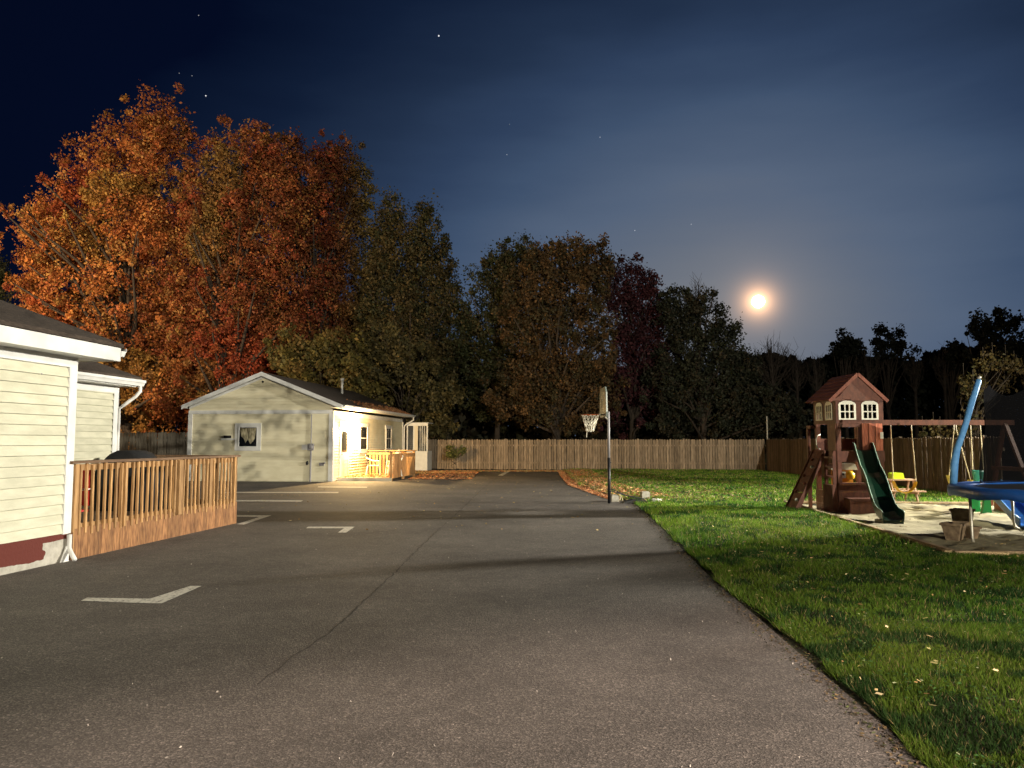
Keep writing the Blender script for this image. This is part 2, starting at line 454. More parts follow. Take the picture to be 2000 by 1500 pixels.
# value noise, used for lumpy ground and for drifting colour
def vnoise(x, y, s=1.0, seed=0):
    x = np.asarray(x, float) * s; y = np.asarray(y, float) * s
    xi, yi = np.floor(x).astype(np.int64), np.floor(y).astype(np.int64); xf, yf = x - xi, y - yi

    def h(a, b):
        n = (a * 374761393 + b * 668265263 + seed * 974711) & 0xffffffff
        n = ((n ^ (n >> 13)) * 1274126177) & 0xffffffff
        return ((n ^ (n >> 16)) & 0xffff) / 65535.0
    u, v = xf * xf * (3 - 2 * xf), yf * yf * (3 - 2 * yf)
    return (h(xi, yi) * (1 - u) + h(xi + 1, yi) * u) * (1 - v) + (h(xi, yi + 1) * (1 - u) + h(xi + 1, yi + 1) * u) * v


# ------------------------------------------------------------------ ground
EDGE = [gr(*p) for p in [(1804, 1490), (1720, 1412), (1620, 1326), (1545, 1262), (1480, 1206), (1420, 1156), (1372, 1112), (1322, 1062), (1290, 1030),
                         (1262, 1003), (1240, 985), (1190, 968), (1130, 948), (1112, 932), (1104, 922)]]
EY = np.array([1.0] + [p.y for p in EDGE] + [60.0]); EX = np.array([EDGE[0].x - .25] + [p.x for p in EDGE] + [EDGE[-1].x + .2])


def edge_x(y): return np.interp(y, EY, EX)


def lawn_h(x, y):
    d = np.asarray(x) - edge_x(y)
    return .002 + .055 * np.clip(d / .5, 0, 1) ** 1.5 + .035 * (vnoise(x, y, 1.1, 3) - .5) * np.clip(d, 0, 1)


# asphalt
mb = MB(); ys = [-14, 0] + list(EY[1:-1]) + [43.2]
for y in ys: mb.v += [(-45, y, 0), (float(edge_x(max(y, 1.0))), y, 0)]
for i in range(len(ys) - 1): mb.f.append((2 * i, 2 * i + 1, 2 * i + 3, 2 * i + 2))
struct(mb, 'asphalt_driveway', 'asphalt')
mb = MB(); mb.add([(-400, -200, -.03), (400, -200, -.03), (400, 700, -.03), (-400, 700, -.03)], [(0, 1, 2, 3)])
struct(mb, 'ground', 'field')
# lawn sheet, draped
SAND = [gr(1532, 983), gr(1640, 1012), gr(1740, 1052), gr(1846, 1088)]
YF_O = Vector((5.95, 10.35, 0)); YF_R = -.093      # play yard corner and heading


def yard(u, v, z=0.0):
    c, s = math.cos(YF_R), math.sin(YF_R)
    return Vector((YF_O.x + u * c - v * s, YF_O.y + u * s + v * c, z))


def yard_uv(x, y):
    c, s = math.cos(-YF_R), math.sin(-YF_R); x = np.asarray(x) - YF_O.x; y = np.asarray(y) - YF_O.y
    return x * c - y * s, x * s + y * c


def in_sand(x, y, m=0.0):
    u, v = yard_uv(x, y); return (u > -m) & (v > -m) & (v < 8.6 + m)


ny, nx = 320, 170; gy = np.linspace(.5, 46, ny); tt = np.linspace(0, 1, nx) ** 1.8
X = edge_x(gy)[:, None] + tt[None, :] * (32 - edge_x(gy)[:, None]); Y = np.repeat(gy[:, None], nx, 1)
Z = lawn_h(X, Y) - .012; Z = np.where(in_sand(X, Y, -.12), -.02, Z)
mb = MB(); mb.v = [tuple(p) for p in np.stack([X, Y, Z], -1).reshape(-1, 3)]
mb.f = [(i * nx + j, i * nx + j + 1, (i + 1) * nx + j + 1, (i + 1) * nx + j) for i in range(ny - 1) for j in range(nx - 1)]
struct(mb, 'lawn', 'turf', smooth=True)
# sand
nu, nv = 170, 110; U, V = np.meshgrid(np.linspace(0.02, 16, nu), np.linspace(.02, 8.6, nv))
c, s = math.cos(YF_R), math.sin(YF_R); SX = YF_O.x + U * c - V * s; SY = YF_O.y + U * s + V * c
SZ = .035 + .06 * (vnoise(SX, SY, 1.3, 5) - .4) + .05 * (vnoise(SX, SY, 3.7, 6) - .5) + .035 * (vnoise(SX, SY, 8, 7) - .5)
mb = MB(); mb.v = [tuple(p) for p in np.stack([SX, SY, SZ], -1).reshape(-1, 3)]
mb.f = [(i * nu + j, i * nu + j + 1, (i + 1) * nu + j + 1, (i + 1) * nu + j) for i in range(nv - 1) for j in range(nu - 1)]
struct(mb, 'play_sand', 'sand', smooth=True)

# painted bay markings
def line_poly(pts, w):
    mb = MB(); g = [gr(*p) for p in pts]
    for a, b in zip(g[:-1], g[1:]):
        d = (b - a).normalized(); n = Vector((-d.y, d.x, 0)) * w / 2; e = d * w * .0
        mb.add([a - n - e + Vector((0, 0, .004)), b - n + e + Vector((0, 0, .004)), b + n + e + Vector((0, 0, .004)), a + n - e + Vector((0, 0, .004))], [(0, 1, 2, 3)])
    return mb


def strip_poly(pts):
    mb = MB(); mb.add([gr(*p) + Vector((0, 0, .004)) for p in pts], [tuple(range(len(pts)))]); return mb


struct(strip_poly([(158, 1174), (170, 1168), (293, 1170), (372, 1145), (394, 1145), (316, 1179), (290, 1179)]), 'parking_line', 'paint')
struct(strip_poly([(463, 1024), (507, 1010), (463, 1009.5), (463, 1006.5), (530, 1007), (476, 1025)]), 'parking_line', 'paint')
struct(strip_poly([(598, 1032), (602, 1029), (693, 1029), (676, 1040.5), (660, 1040.5), (672, 1032)]), 'parking_line', 'paint')
struct(strip_poly([(440, 979.5), (440, 977), (592, 977.6), (588, 980)]), 'parking_line', 'paint')
struct(strip_poly([(440, 963), (440, 961), (662, 961), (660, 963.2)]), 'parking_line', 'paint')
struct(strip_poly([(620, 952), (622, 950.4), (718, 951), (716, 952.6)]), 'parking_line', 'paint')
struct(strip_poly([(972, 929), (988, 921), (996, 921), (982, 929)]), 'parking_line', 'paint')
# the seam crack across the paving
rng = random.Random(4); pts = [(505, 1338), (560, 1292), (640, 1238), (700, 1185), (770, 1120), (850, 1040), (900, 996), (935, 962), (960, 940), (975, 930)]
mb = MB(); prev = None
for (a, b) in zip(pts[:-1], pts[1:]):
    A, B = gr(*a), gr(*b); n = max(2, int((B - A).length / .10))
    for i in range(n):
        p = A.lerp(B, i / n); p.x += rng.uniform(-.015, .015); w = .003 + .005 * rng.random(); p.z = .0035
        if prev: mb.add([prev[0] - Vector((prev[1], 0, 0)), prev[0] + Vector((prev[1], 0, 0)), p + Vector((w, 0, 0)), p - Vector((w, 0, 0))], [(0, 1, 2, 3)])
        prev = (p, w)
struct(mb, 'asphalt_crack', 'tar')

# grit and small pale stones on the paving
rg = np.random.default_rng(11); n = 1500
y = 3.4 + 22 * rg.random(n) ** 1.5; x = -9 + 12 * rg.random(n); k = (x < edge_x(y) - .05) & ~((x < -4.8) & (y > 8)); x, y = x[k], y[k]; n = len(x)
s_ = rg.uniform(.003, .0085, n) * (1 + .6 * (rg.random(n) > .95)); d1 = rand_dirs(rg, n) * s_[:, None]; d2 = rand_dirs(rg, n) * s_[:, None] * .8
cc = np.array([.42, .38, .33]) * rg.uniform(.35, 1.5, n)[:, None]
cards('gravel_grit', 'litter', np.stack([x, y, s_], 1), d1, d2, cc, kind='stuff', label='pale grit and leaf crumbs scattered on the asphalt')

# ------------------------------------------------------------------ grass
def grass_zone(y0, y1, xr, dens, hh, ww, seed, slack=0.0):
    r = np.random.default_rng(seed); A = (y1 - y0) * xr; n = int(A * dens)
    y = y0 + (y1 - y0) * r.random(n); x = edge_x(y) + .10 + xr * r.random(n)
    x -= .13 * vnoise(x, y, 2.3, 9)
    # only where a camera near ours could see it
    k = (x < y * .80 + 1.2) & ~in_sand(x, y, .04) & (x < 13.0)
    k &= r.random(n) < .6 + .7 * vnoise(x, y, 3.1, 21)
    x, y = x[k], y[k]; n = len(x)
    tall = .55 + .9 * vnoise(x, y, 1.6, 2) + .35 * vnoise(x, y, 6, 8)
    edge = np.clip(1.5 - (x - edge_x(y)) / .6, 1, 1.5)
    h = hh * tall * edge * r.uniform(.6, 1.25, n)
    th = r.random(n) * 2 * math.pi; w = ww * r.uniform(.7, 1.3, n)
    A_ = np.stack([np.cos(th) * w, np.sin(th) * w, np.zeros(n)], 1)
    lean = r.normal(size=(n, 2)) * h[:, None] * .48
    lean[:, 0] -= h * .25 * (edge - 1) * 2
    B_ = np.stack([lean[:, 0], lean[:, 1], h], 1)
    C_ = np.stack([x, y, lawn_h(x, y) - .004], 1)
    hue = vnoise(x, y, .7, 31); hue2 = vnoise(x, y, 4.0, 32)
    g = np.stack([.062 + .060 * hue, .140 + .045 * hue, .014 + .006 * hue], 1)
    dark = hue2 + .25 * (vnoise(x, y, 11, 33) - .5) > .60; g[dark] *= np.array([.30, .42, .8])
    straw = r.random(n) < .07; g[straw] = np.array([.30, .24, .10])
    g *= r.uniform(.55, 1.35, n)[:, None] * np.interp(y, [3, 9, 16, 40], [.56, .76, 1.7, 1.75])[:, None]  # light painted in: blades darker near the camera, brighter on the lit lawn beyond
    return C_, A_, B_, g


Z_ = [grass_zone(2.6, 6.5, 6, 11000, .036, .0030, 1), grass_zone(6.5, 11, 9, 4200, .042, .0042, 2), grass_zone(11, 19.2, 10.5, 1100, .055, .0065, 3),
      grass_zone(19.2, 42, 11, 300, .06, .012, 4)]
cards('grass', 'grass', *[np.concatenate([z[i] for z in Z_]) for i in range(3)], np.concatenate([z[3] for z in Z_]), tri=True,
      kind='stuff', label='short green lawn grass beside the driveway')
# clover and broadleaf weeds
r = np.random.default_rng(9); n = 60000; y = 2.8 + 14 * r.random(n) ** 1.3; x = edge_x(y) + .05 + 9 * r.random(n) ** 1.2
k = (vnoise(x, y, 1.9, 77) + .35 * vnoise(x, y, 6.3, 78) > .72) & (x < y * .8 + 1) & ~in_sand(x, y, .05); x, y = x[k], y[k]; n = len(x)
sz = r.uniform(.006, .015, n); a = rand_dirs(r, n); a[:, 2] *= .35; b = rand_dirs(r, n); b[:, 2] *= .35
cc = np.array([.030, .072, .018]) * r.uniform(.4, 1.7, n)[:, None]; hl = r.random(n) < .045; cc[hl] = np.array([.30, .34, .18])
cards('clover', 'grass', np.stack([x, y, lawn_h(x, y) + r.uniform(.015, .05, n)], 1), a * sz[:, None], b * sz[:, None], cc, kind='stuff',
      label='dark clover and broadleaf weeds in the lawn')


# fallen leaves
def litter(name, x, y, z, cols, size, seed, label):
    r = np.random.default_rng(seed); n = len(x); a = rand_dirs(r, n); b = rand_dirs(r, n); a[:, 2] *= .45; b[:, 2] *= .45
    s = size * r.uniform(.6, 1.3, n); c = cols[r.integers(0, len(cols), n)] * r.uniform(.6, 1.25, n)[:, None]
    return cards(name, 'litter', np.stack([x, y, z + s * .25], 1), a * s[:, None], b * s[:, None] * .8, c, kind='stuff', label=label)


TAN = np.array([[.42, .30, .12], [.50, .38, .16], [.33, .20, .08], [.45, .36, .20], [.28, .25, .09]])
ORG = np.array([[.50, .20, .08], [.58, .26, .12], [.42, .15, .06], [.52, .32, .14]])
r = np.random.default_rng(5); n = 13000; y = 19.5 + 23 * r.random(n); x = edge_x(y) + 9 * r.random(n) ** 1.4
k = r.random(n) < np.clip(1.15 - (x - edge_x(y)) / 7 + (y - 30) * .02, .03, 1); x, y = x[k], y[k]
litter('fallen_leaves', x, y, lawn_h(x, y) + .035, TAN * .62, .042, 1, 'tan and yellow fallen leaves lying on the far lawn')
n = 5200; y = 21 + 20 * r.random(n); x = edge_x(y) - .35 + 1.7 * r.random(n) ** 1.6
litter('fallen_leaves', x, y, np.where(x > edge_x(y), lawn_h(x, y) + .03, .005), ORG, .055, 2, 'orange leaves drifted along the paving edge')
n = 5200; x = -5.5 + 8.6 * r.random(n); y = 41.6 - 1.6 * r.random(n) ** 2 - np.clip(-2 - x, 0, 3) * 1.6 * r.random(n)
litter('fallen_leaves', x, y, 0 * x + .004, np.concatenate([TAN, ORG]), .06, 3, 'brown and orange leaves along the back fence foot')
n = 2200; x = -4.3 + 2.6 * r.random(n) ** 1.3; y = 32 + 9 * r.random(n)
litter('fallen_leaves', x, y, 0 * x + .004, ORG, .06, 6, 'orange leaves scattered beside the lit porch')
n = 500; x = -7 + 10 * r.random(n); y = 13 + 27 * r.random(n)
litter('fallen_leaves', x, y, 0 * x + .004, TAN, .028, 7, 'few dry leaves blown across the asphalt')
uu = 11 * r.random(650); vv = 8.4 * r.random(650); q_ = [yard(a, b) for a, b in zip(uu, vv)]
litter('fallen_leaves', np.array([p.x for p in q_]), np.array([p.y for p in q_]), np.full(650, .06), TAN * .55, .022, 17, 'dry brown leaf bits strewn over the play sand')
n = 520; y = 3.5 + 12 * r.random(n); x = edge_x(y) + .1 + 5 * r.random(n)
litter('fallen_leaves', x, y, lawn_h(x, y) + .05, TAN, .022, 8, 'small dry leaves caught in the near lawn')


# ------------------------------------------------------------------ near house (left edge)
def gable_roof_planes(mb, u0, u1, v0, v1, z, pitch, th=.05):
    """hip roof on a rectangle"""
    W = (u1 - u0) / 2; rz = z + W * pitch; a, b = v0 + W, v1 - W
    if a > b: a = b = (a + b) / 2
    um = (u0 + u1) / 2
    V_ = [(u0, v0, z), (u1, v0, z), (u1, v1, z), (u0, v1, z), (um, a, rz), (um, b, rz)]
    n = len(V_); V_ += [(p[0], p[1], p[2] + th) for p in V_]
    F = [(1, 2, 5, 4), (2, 3, 5), (3, 0, 4, 5), (0, 1, 4)]
    mb.add(V_, [tuple(i + n for i in f) for f in F] + F + [(0, 1, 1 + n, n), (1, 2, 2 + n, 1 + n), (2, 3, 3 + n, 2 + n), (3, 0, n, 3 + n)])
    return mb


H1 = thing('house', 'cream clapboard house with white trim at the left edge beside the wooden deck', 'house', (-5.83, 10.18, 0), -.1194)


def clap(L, exp=.127, axis='v'):
    """one lapped board, length L along +v, face towards +u"""
    m = MB()
    prof = [(0, .0), (.028, .0), (.028, .006), (.004, exp - .012), (0, exp - .012)]
    m.prism(prof, L, 'y'); return m


zb = .365; nb = 17
me = clap(9.0).mesh('siding_board', M['siding'])
for i in range(nb): put(me, 'siding_board', H1, (0.0, -9.12, zb + i * .127), (0, 0, 0))
P(MB().box(-.12, -.001, -9.2, -.001, .30, 2.66), 'wall', 'siding', H1)
P(MB().box(-2.9, -.12, -.12, -.001, .0, 2.66), 'wall', 'siding', H1)
P(MB().box(-2.92, -2.80, .0, 5.05, .0, 2.66), 'wall', 'siding', H1)
P(MB().box(-9, -2.92, 4.93, 5.05, .0, 2.66), 'wall', 'siding', H1)
me = clap(4.95).mesh('siding_board', M['siding'])
for i in range(20): put(me, 'siding_board', H1, (-2.80, .0, .10 + i * .127))
me = clap(2.75).mesh('siding_board', M['siding'])
for i in range(17): put(me, 'siding_board', H1, (-.05, .0, zb + i * .127), (0, 0, math.pi / 2))
P(MB().box(0, .032, -.115, .03, .355, 2.53), 'corner_trim', 'trim', H1)
P(MB().box(-.115, -.001, .0, .03, .355, 2.66), 'corner_trim', 'trim', H1)
P(MB().box(0, .032, -9.1, .03, 2.53, 2.665), 'frieze_board', 'trim', H1)
P(MB().box(-2.80, -2.768, 4.93, 5.08, .1, 2.53), 'corner_trim', 'trim', H1)
P(MB().box(-2.80, -2.768, .03, 5.08, 2.53, 2.665), 'frieze_board', 'trim', H1)
P(MB().box(-.1, .012, -9.1, -.02, -.02, .362), 'foundation', 'foundation', H1)
P(MB().box(-8.3, .33, -11.9, .43, 2.668, 2.69), 'soffit', 'trim', H1)
f = MB().box(.33, .355, -12, .45, 2.66, 2.845); P(f, 'fascia', 'trim', H1)
P(MB().box(-8.3, .33, .43, .45, 2.66, 2.845), 'fascia', 'trim', H1)


def gutter_mesh(L):
    prof = [(0, 0), (.07, 0), (.085, .03), (.10, .055), (.12, .075), (.125, .12), (.115, .12), (.108, .082), (.0, .075)]
    return MB().prism(prof, L, 'y')


P(gutter_mesh(8.4), 'gutter', 'trim', H1, loc=(.36, .452, 2.73), rot=(0, 0, math.pi / 2))
P(gable_roof_planes(MB(), -8.35, .38, -12.05, .48, 2.85, .45), 'roof', 'shingle', H1)
# wing behind
P(MB().box(-9.2, -2.52, -1.9, 5.28, 2.668, 2.69), 'soffit', 'trim', H1)
P(MB().box(-2.52, -2.495, .5, 5.30, 2.67, 2.81), 'fascia', 'trim', H1)
P(gutter_mesh(5.0), 'gutter', 'trim', H1, loc=(-2.493, .37, 2.69))
P(gable_roof_planes(MB(), -9.2, -2.45, -2, 5.35, 2.82, .45), 'roof', 'shingle', H1)
ds = MB().tube([(-2.43, 5.27, 2.70), (-2.43, 5.27, 2.58), (-2.50, 5.22, 2.47), (-2.70, 5.16, 2.30), (-2.77, 5.10, 2.22), (-2.77, 5.10, .05)], .035, 8)
P(ds, 'downspout', 'trim', H1, smooth=True)
# drain pipe end at the foundation corner
P(MB().tube([(.06, -.03, .345), (.06, -.03, .17), (.10, -.05, .12), (.20, -.10, .03)], .03, 8), 'drain_pipe', 'trim', H1, smooth=True)
P(MB().prism([(-.16, 0), (-.02, 0), (-.02, .20), (-.06, .20)], .02, 'x', .035), 'splash_board', 'trim', H1)
P(MB().lathe([(.008, 0), (.01, .01)], 8), 'nail_cap', 'brackets', H1, loc=(.02, -.62, 2.40), rot=(0, math.pi / 2, 0))

# ------------------------------------------------------------------ deck rail of the near house
D1 = thing('deck', 'raised cedar deck with baluster railing and board skirting at left', 'deck', (-5.83, 10.30, 0), -.1136)
DL = 4.50
r = random.Random(3)
bal = MB().box(-.012, .016, -.017, .017, 0, .93).mesh('baluster', M['wood'])
for i in range(35):
    v = .06 + i * .1285
    if abs(v - 1.05) < .04 or abs(v - 2.48) < .05 or abs(v - 3.55) < .04: continue
    put(bal, 'baluster', D1, (.045, v, .325 + r.uniform(-.02, .02)), (r.uniform(-.012, .012), r.uniform(-.008, .008), 0))
for v in (.0, 1.06, 2.49, 3.56, DL):
    P(MB().box(-.045, .045, -.045, .045, 0, 1.255), 'post', 'wood', D1, loc=(0, v, 0))
P(MB().box(-.045, .045, -.0, .05, .33, 1.25), 'rail_plank', 'wood', D1, loc=(.046, .98, 0)); P(MB().box(-.04, .045, -.06, .06, .36, 1.25), 'rail_plank', 'wood', D1, loc=(.046, 2.49, 0))
P(MB().box(-.018, .025, .045, DL, 1.165, 1.25), 'top_rail', 'wood', D1)
P(MB().box(-.018, .025, .045, DL, .375, .46), 'bottom_rail', 'wood', D1)
P(MB().box(-.06, .085, -.16, DL + .10, 1.262, 1.298), 'cap_rail', 'cap', D1)
sk = MB().box(0, .018, .002, .136, .0, .405).mesh('skirting_board', M['skirt'])
for i in range(33):
    put(sk, 'skirting_board', D1, (.026 + r.uniform(0, .004), -.02 + i * .139, .0), scale=(1, 1, 1 + r.uniform(-.03, .02)))
P(MB().box(-.10, .045, -.055, -.035, 0, .36), 'skirting_board', 'skirt', D1)
db = MB().box(-2.55, -.05, .003, .137, .34, .37).mesh('deck_board', M['cap'])
for i in range(32): put(db, 'deck_board', D1, (0, .01 + i * .14, 0))
# far end rail
for u in (-2.3, -1.2): P(MB().box(-.045, .045, -.045, .045, 0, 1.255), 'post', 'wood', D1, loc=(u, DL, 0))
for i in range(18):
    put(bal, 'baluster', D1, (-.09 - i * .122, DL - .045, .325))
P(MB().box(-2.4, -.045, DL - .02, DL + .02, 1.165, 1.25), 'top_rail', 'wood', D1)
P(MB().box(-2.4, -.045, DL - .02, DL + .02, .375, .46), 'bottom_rail', 'wood', D1)
P(MB().box(-2.4, -.07, DL - .07, DL + .07, 1.262, 1.298), 'cap_rail', 'cap', D1)
sk2 = MB().box(.002, .136, 0, .018, .0, .40).mesh('skirting_board', M['skirt'])
for i in range(16): put(sk2, 'skirting_board', D1, (-2.24 + i * .139, DL + .03, 0))

# covered grill on the deck
G = thing('grill', 'barbecue grill under a black cover standing on the deck', 'grill', (-6.68, 13.55, .37), -.10)
mb = MB()
prof = [(-.66, 0), (-.68, .62), (-.58, .80), (-.34, .97), (-.16, 1.03), (.16, 1.03), (.34, .98), (.55, .84), (.68, .66), (.66, 0)]
n = len(prof)
for v, sc_ in ((-.30, .93), (-.22, 1.0), (.22, 1.0), (.30, .93)):
    for a, b in prof: mb.v.append((a * sc_ * .76 + .01 * math.sin(b * 30), v, b * (.97 if sc_ < 1 else 1)))
for i in range(3):
    for k in range(n - 1): mb.f.append((i * n + k, i * n + k + 1, (i + 1) * n + k + 1, (i + 1) * n + k))
mb.f.append(tuple(range(n))); mb.f.append(tuple(range(4 * n - 1, 3 * n - 1, -1)))
P(mb, 'cover', 'black_cloth', G, smooth=True)
P(MB().tube([(-.53, -.3, .05), (-.53, .3, .05)], .012, 6), 'hem_cord', 'brackets', G)
for u in (-.38, .38): P(MB().box(u - .03, u + .03, -.2, .2, .0, .04), 'foot', 'black', G)

# red folding chair behind the balusters
C1 = thing('folding_chair', 'red folding chair with pale armrests behind the nearest balusters', 'chair', (-6.28, 10.85, .37), -.35)
P(MB().box(-.25, .25, .20, .225, .28, .82), 'backrest', 'red_cloth', C1)
P(MB().box(-.24, .24, -.22, .20, .20, .23), 'seat', 'red_cloth', C1)
P(MB().bar((-.27, -.24, .50), (-.27, .22, .52), .05, .02), 'armrest', 'pink_metal', C1)
P(MB().bar((.27, -.24, .50), (.27, .22, .52), .05, .02), 'armrest', 'pink_metal', C1)
for u in (-.27, .27):
    P(MB().tube([(u, -.24, 0), (u, -.24, .5)], .012), 'leg', 'brackets', C1)
    P(MB().tube([(u, .22, 0), (u, .22, .84)], .012), 'leg', 'brackets', C1)

# ------------------------------------------------------------------ far house
H2 = thing('house', 'small gabled house with pale siding and lit side porch', 'house', (-7.05, 30.2, 0), -.0997)
W2, L2 = 5.90, 11.4
def lap_wall(mb, L, z0, z1, e=.115, mode='side', wid=None):
    """joined lapped boards; side: along v at u=0 facing +u, front: along -u at v=0 facing -v"""
    z = z0
    while z < z1 - .01:
        zt = min(z + e, z1)
        a = 0.0; bnd = L
        if wid: a, bnd = wid((z + zt) / 2)
        if bnd - a > .05:
            if mode == 'side':
                mb.add([(.038, a, z), (.038, bnd, z), (.002, bnd, zt), (.002, a, zt), (.0, a, z), (.0, bnd, z)], [(0, 1, 2, 3), (0, 4, 5, 1)])
            else:
                mb.add([(-bnd, -.028, z), (-a, -.028, z), (-a, -.003, zt), (-bnd, -.003, zt), (-bnd, 0, z), (-a, 0, z)], [(0, 1, 2, 3), (0, 4, 5, 1)])
        z = zt
    return mb


EZ = 2.83; RZ = 4.15; um2 = -W2 / 2 + .12; sl = .40
P(lap_wall(MB(), L2, .05, 2.66), 'siding', 'siding_far', H2, kind='stuff')
P(lap_wall(MB(), W2, .05, 2.66, mode='front'), 'siding', 'siding_far', H2, kind='stuff')
P(lap_wall(MB(), W2, 2.80, RZ, mode='front', wid=lambda z: (max(0, -um2 - (RZ - z) / sl), min(W2, -um2 + (RZ - z) / sl))), 'gable_siding', 'siding_far', H2, kind='stuff')
wl = MB().box(-W2, -.0, .001, L2, 0, 2.78)
wl.add([(-W2, .002, 2.78), (0, .002, 2.78), (um2, .002, RZ + .02), (-W2, L2, 2.78), (0, L2, 2.78), (um2, L2, RZ + .02)], [(0, 1, 2), (5, 4, 3)])
P(wl, 'wall', 'siding_far', H2)
P(MB().box(-W2 - .02, .0, -.044, -.012, 2.66, 2.80), 'band_trim', 'trim', H2)
for u0, u1 in ((-.13, .03), (-W2 - .03, -W2 + .14)): P(MB().box(u0, u1, -.046, -.0125, .02, 2.655), 'corner_trim', 'trim', H2)
P(MB().box(.0185, .05, -.04, .12, .02, 2.78), 'corner_trim', 'trim', H2)
P(MB().box(.0185, .05, L2 - .14, L2 + .02, .02, 2.6), 'corner_trim', 'trim', H2)
P(MB().box(.0185, .035, .12, L2 - .14, 2.60, 2.78), 'frieze_board', 'trim', H2)
oh = .46
for sgn in (-1, 1):
    um = um2; e_u = oh if sgn > 0 else -W2 - .20; ez = RZ + .10 - abs(e_u - um) * sl; w_in = -um if sgn > 0 else W2 + um
    rf = MB(); a, b = -.27, L2 + .4
    V_ = [(um, a, RZ + .10), (um, b, RZ + .10), (e_u, b, ez), (e_u, a, ez)]
    V_ += [(p[0], p[1], p[2] + .06) for p in V_]
    rf.add(V_, [(0, 1, 2, 3), (7, 6, 5, 4), (0, 4, 5, 1), (1, 5, 6, 2), (2, 6, 7, 3), (3, 7, 4, 0)])
    P(rf, 'roof', 'shingle', H2)
    rb = MB(); dz = .17
    V_ = [(um, -.295, RZ + .165), (e_u, -.295, ez + .065), (e_u, -.295, ez + .065 - dz), (um, -.295, RZ + .165 - dz)]
    V_ += [(p[0], -.272, p[2]) for p in V_]
    rb.add(V_, [(0, 1, 2, 3), (7, 6, 5, 4), (0, 4, 5, 1), (1, 5, 6, 2), (2, 6, 7, 3), (3, 7, 4, 0)])
    P(rb, 'rake_board', 'trim', H2)
    # inner rake trim against the siding
    rb = MB(); we = RZ - w_in * sl; V_ = [(um, -.04, RZ + .05), (um + sgn * w_in, -.04, we + .05), (um + sgn * w_in, -.04, we - .06), (um, -.04, RZ - .07)]
    V_ += [(p[0], -.02, p[2]) for p in V_]
    rb.add(V_, [(0, 1, 2, 3), (7, 6, 5, 4), (0, 4, 5, 1), (1, 5, 6, 2), (2, 6, 7, 3), (3, 7, 4, 0)])
    P(rb, 'rake_trim', 'trim', H2)
    u_in = um + sgn * (w_in + .04)
    P(MB().box(min(e_u, u_in), max(e_u, u_in), -.27, L2 + .4, ez - .05, ez - .03), 'soffit', 'trim', H2)
    P(MB().box(e_u - .012 if sgn > 0 else e_u - .01, e_u + .012, -.27, L2 + .4, ez - .06, ez + .05), 'fascia', 'trim', H2)
P(gutter_mesh(L2 + .8), 'gutter', 'trim', H2, loc=(oh + .014, -.26, ez - .06))
P(MB().tube([(oh + .07, L2 + .3, ez - .05), (oh + .07, L2 + .3, ez - .2), (.1, L2 + .1, ez - .5), (.08, L2 + .06, ez - .6), (.08, L2 + .06, .1)], .04), 'downspout', 'trim', H2, smooth=True)
# loose leaf litter along the lower roof edge
rg = np.random.default_rng(8); n = 1500; uu = oh - .05 - .9 * rg.random(n) ** 2.4; vv = 3 + 8.6 * rg.random(n) ** .8
zz = RZ + .165 - (uu - um2) * sl
a = rand_dirs(rg, n) * .045; b_ = rand_dirs(rg, n) * .04
cards('roof_leaves', 'litter', np.stack([uu, vv, zz + .015], 1), a, b_, ORG[rg.integers(0, 4, n)] * rg.uniform(.4, .9, n)[:, None], parent=H2, kind='stuff')
# vent pipe
p0 = Vector((um2 + 1.15, 6.2, RZ + .16 - 1.15 * sl))
P(MB().tube([p0 - Vector((0, 0, .1)), p0 + Vector((0, 0, .62))], .055, 10).tube([p0 + Vector((0, 0, .60)), p0 + Vector((0, 0, .72))], .085, 10), 'vent_pipe', 'trim', H2, smooth=True)


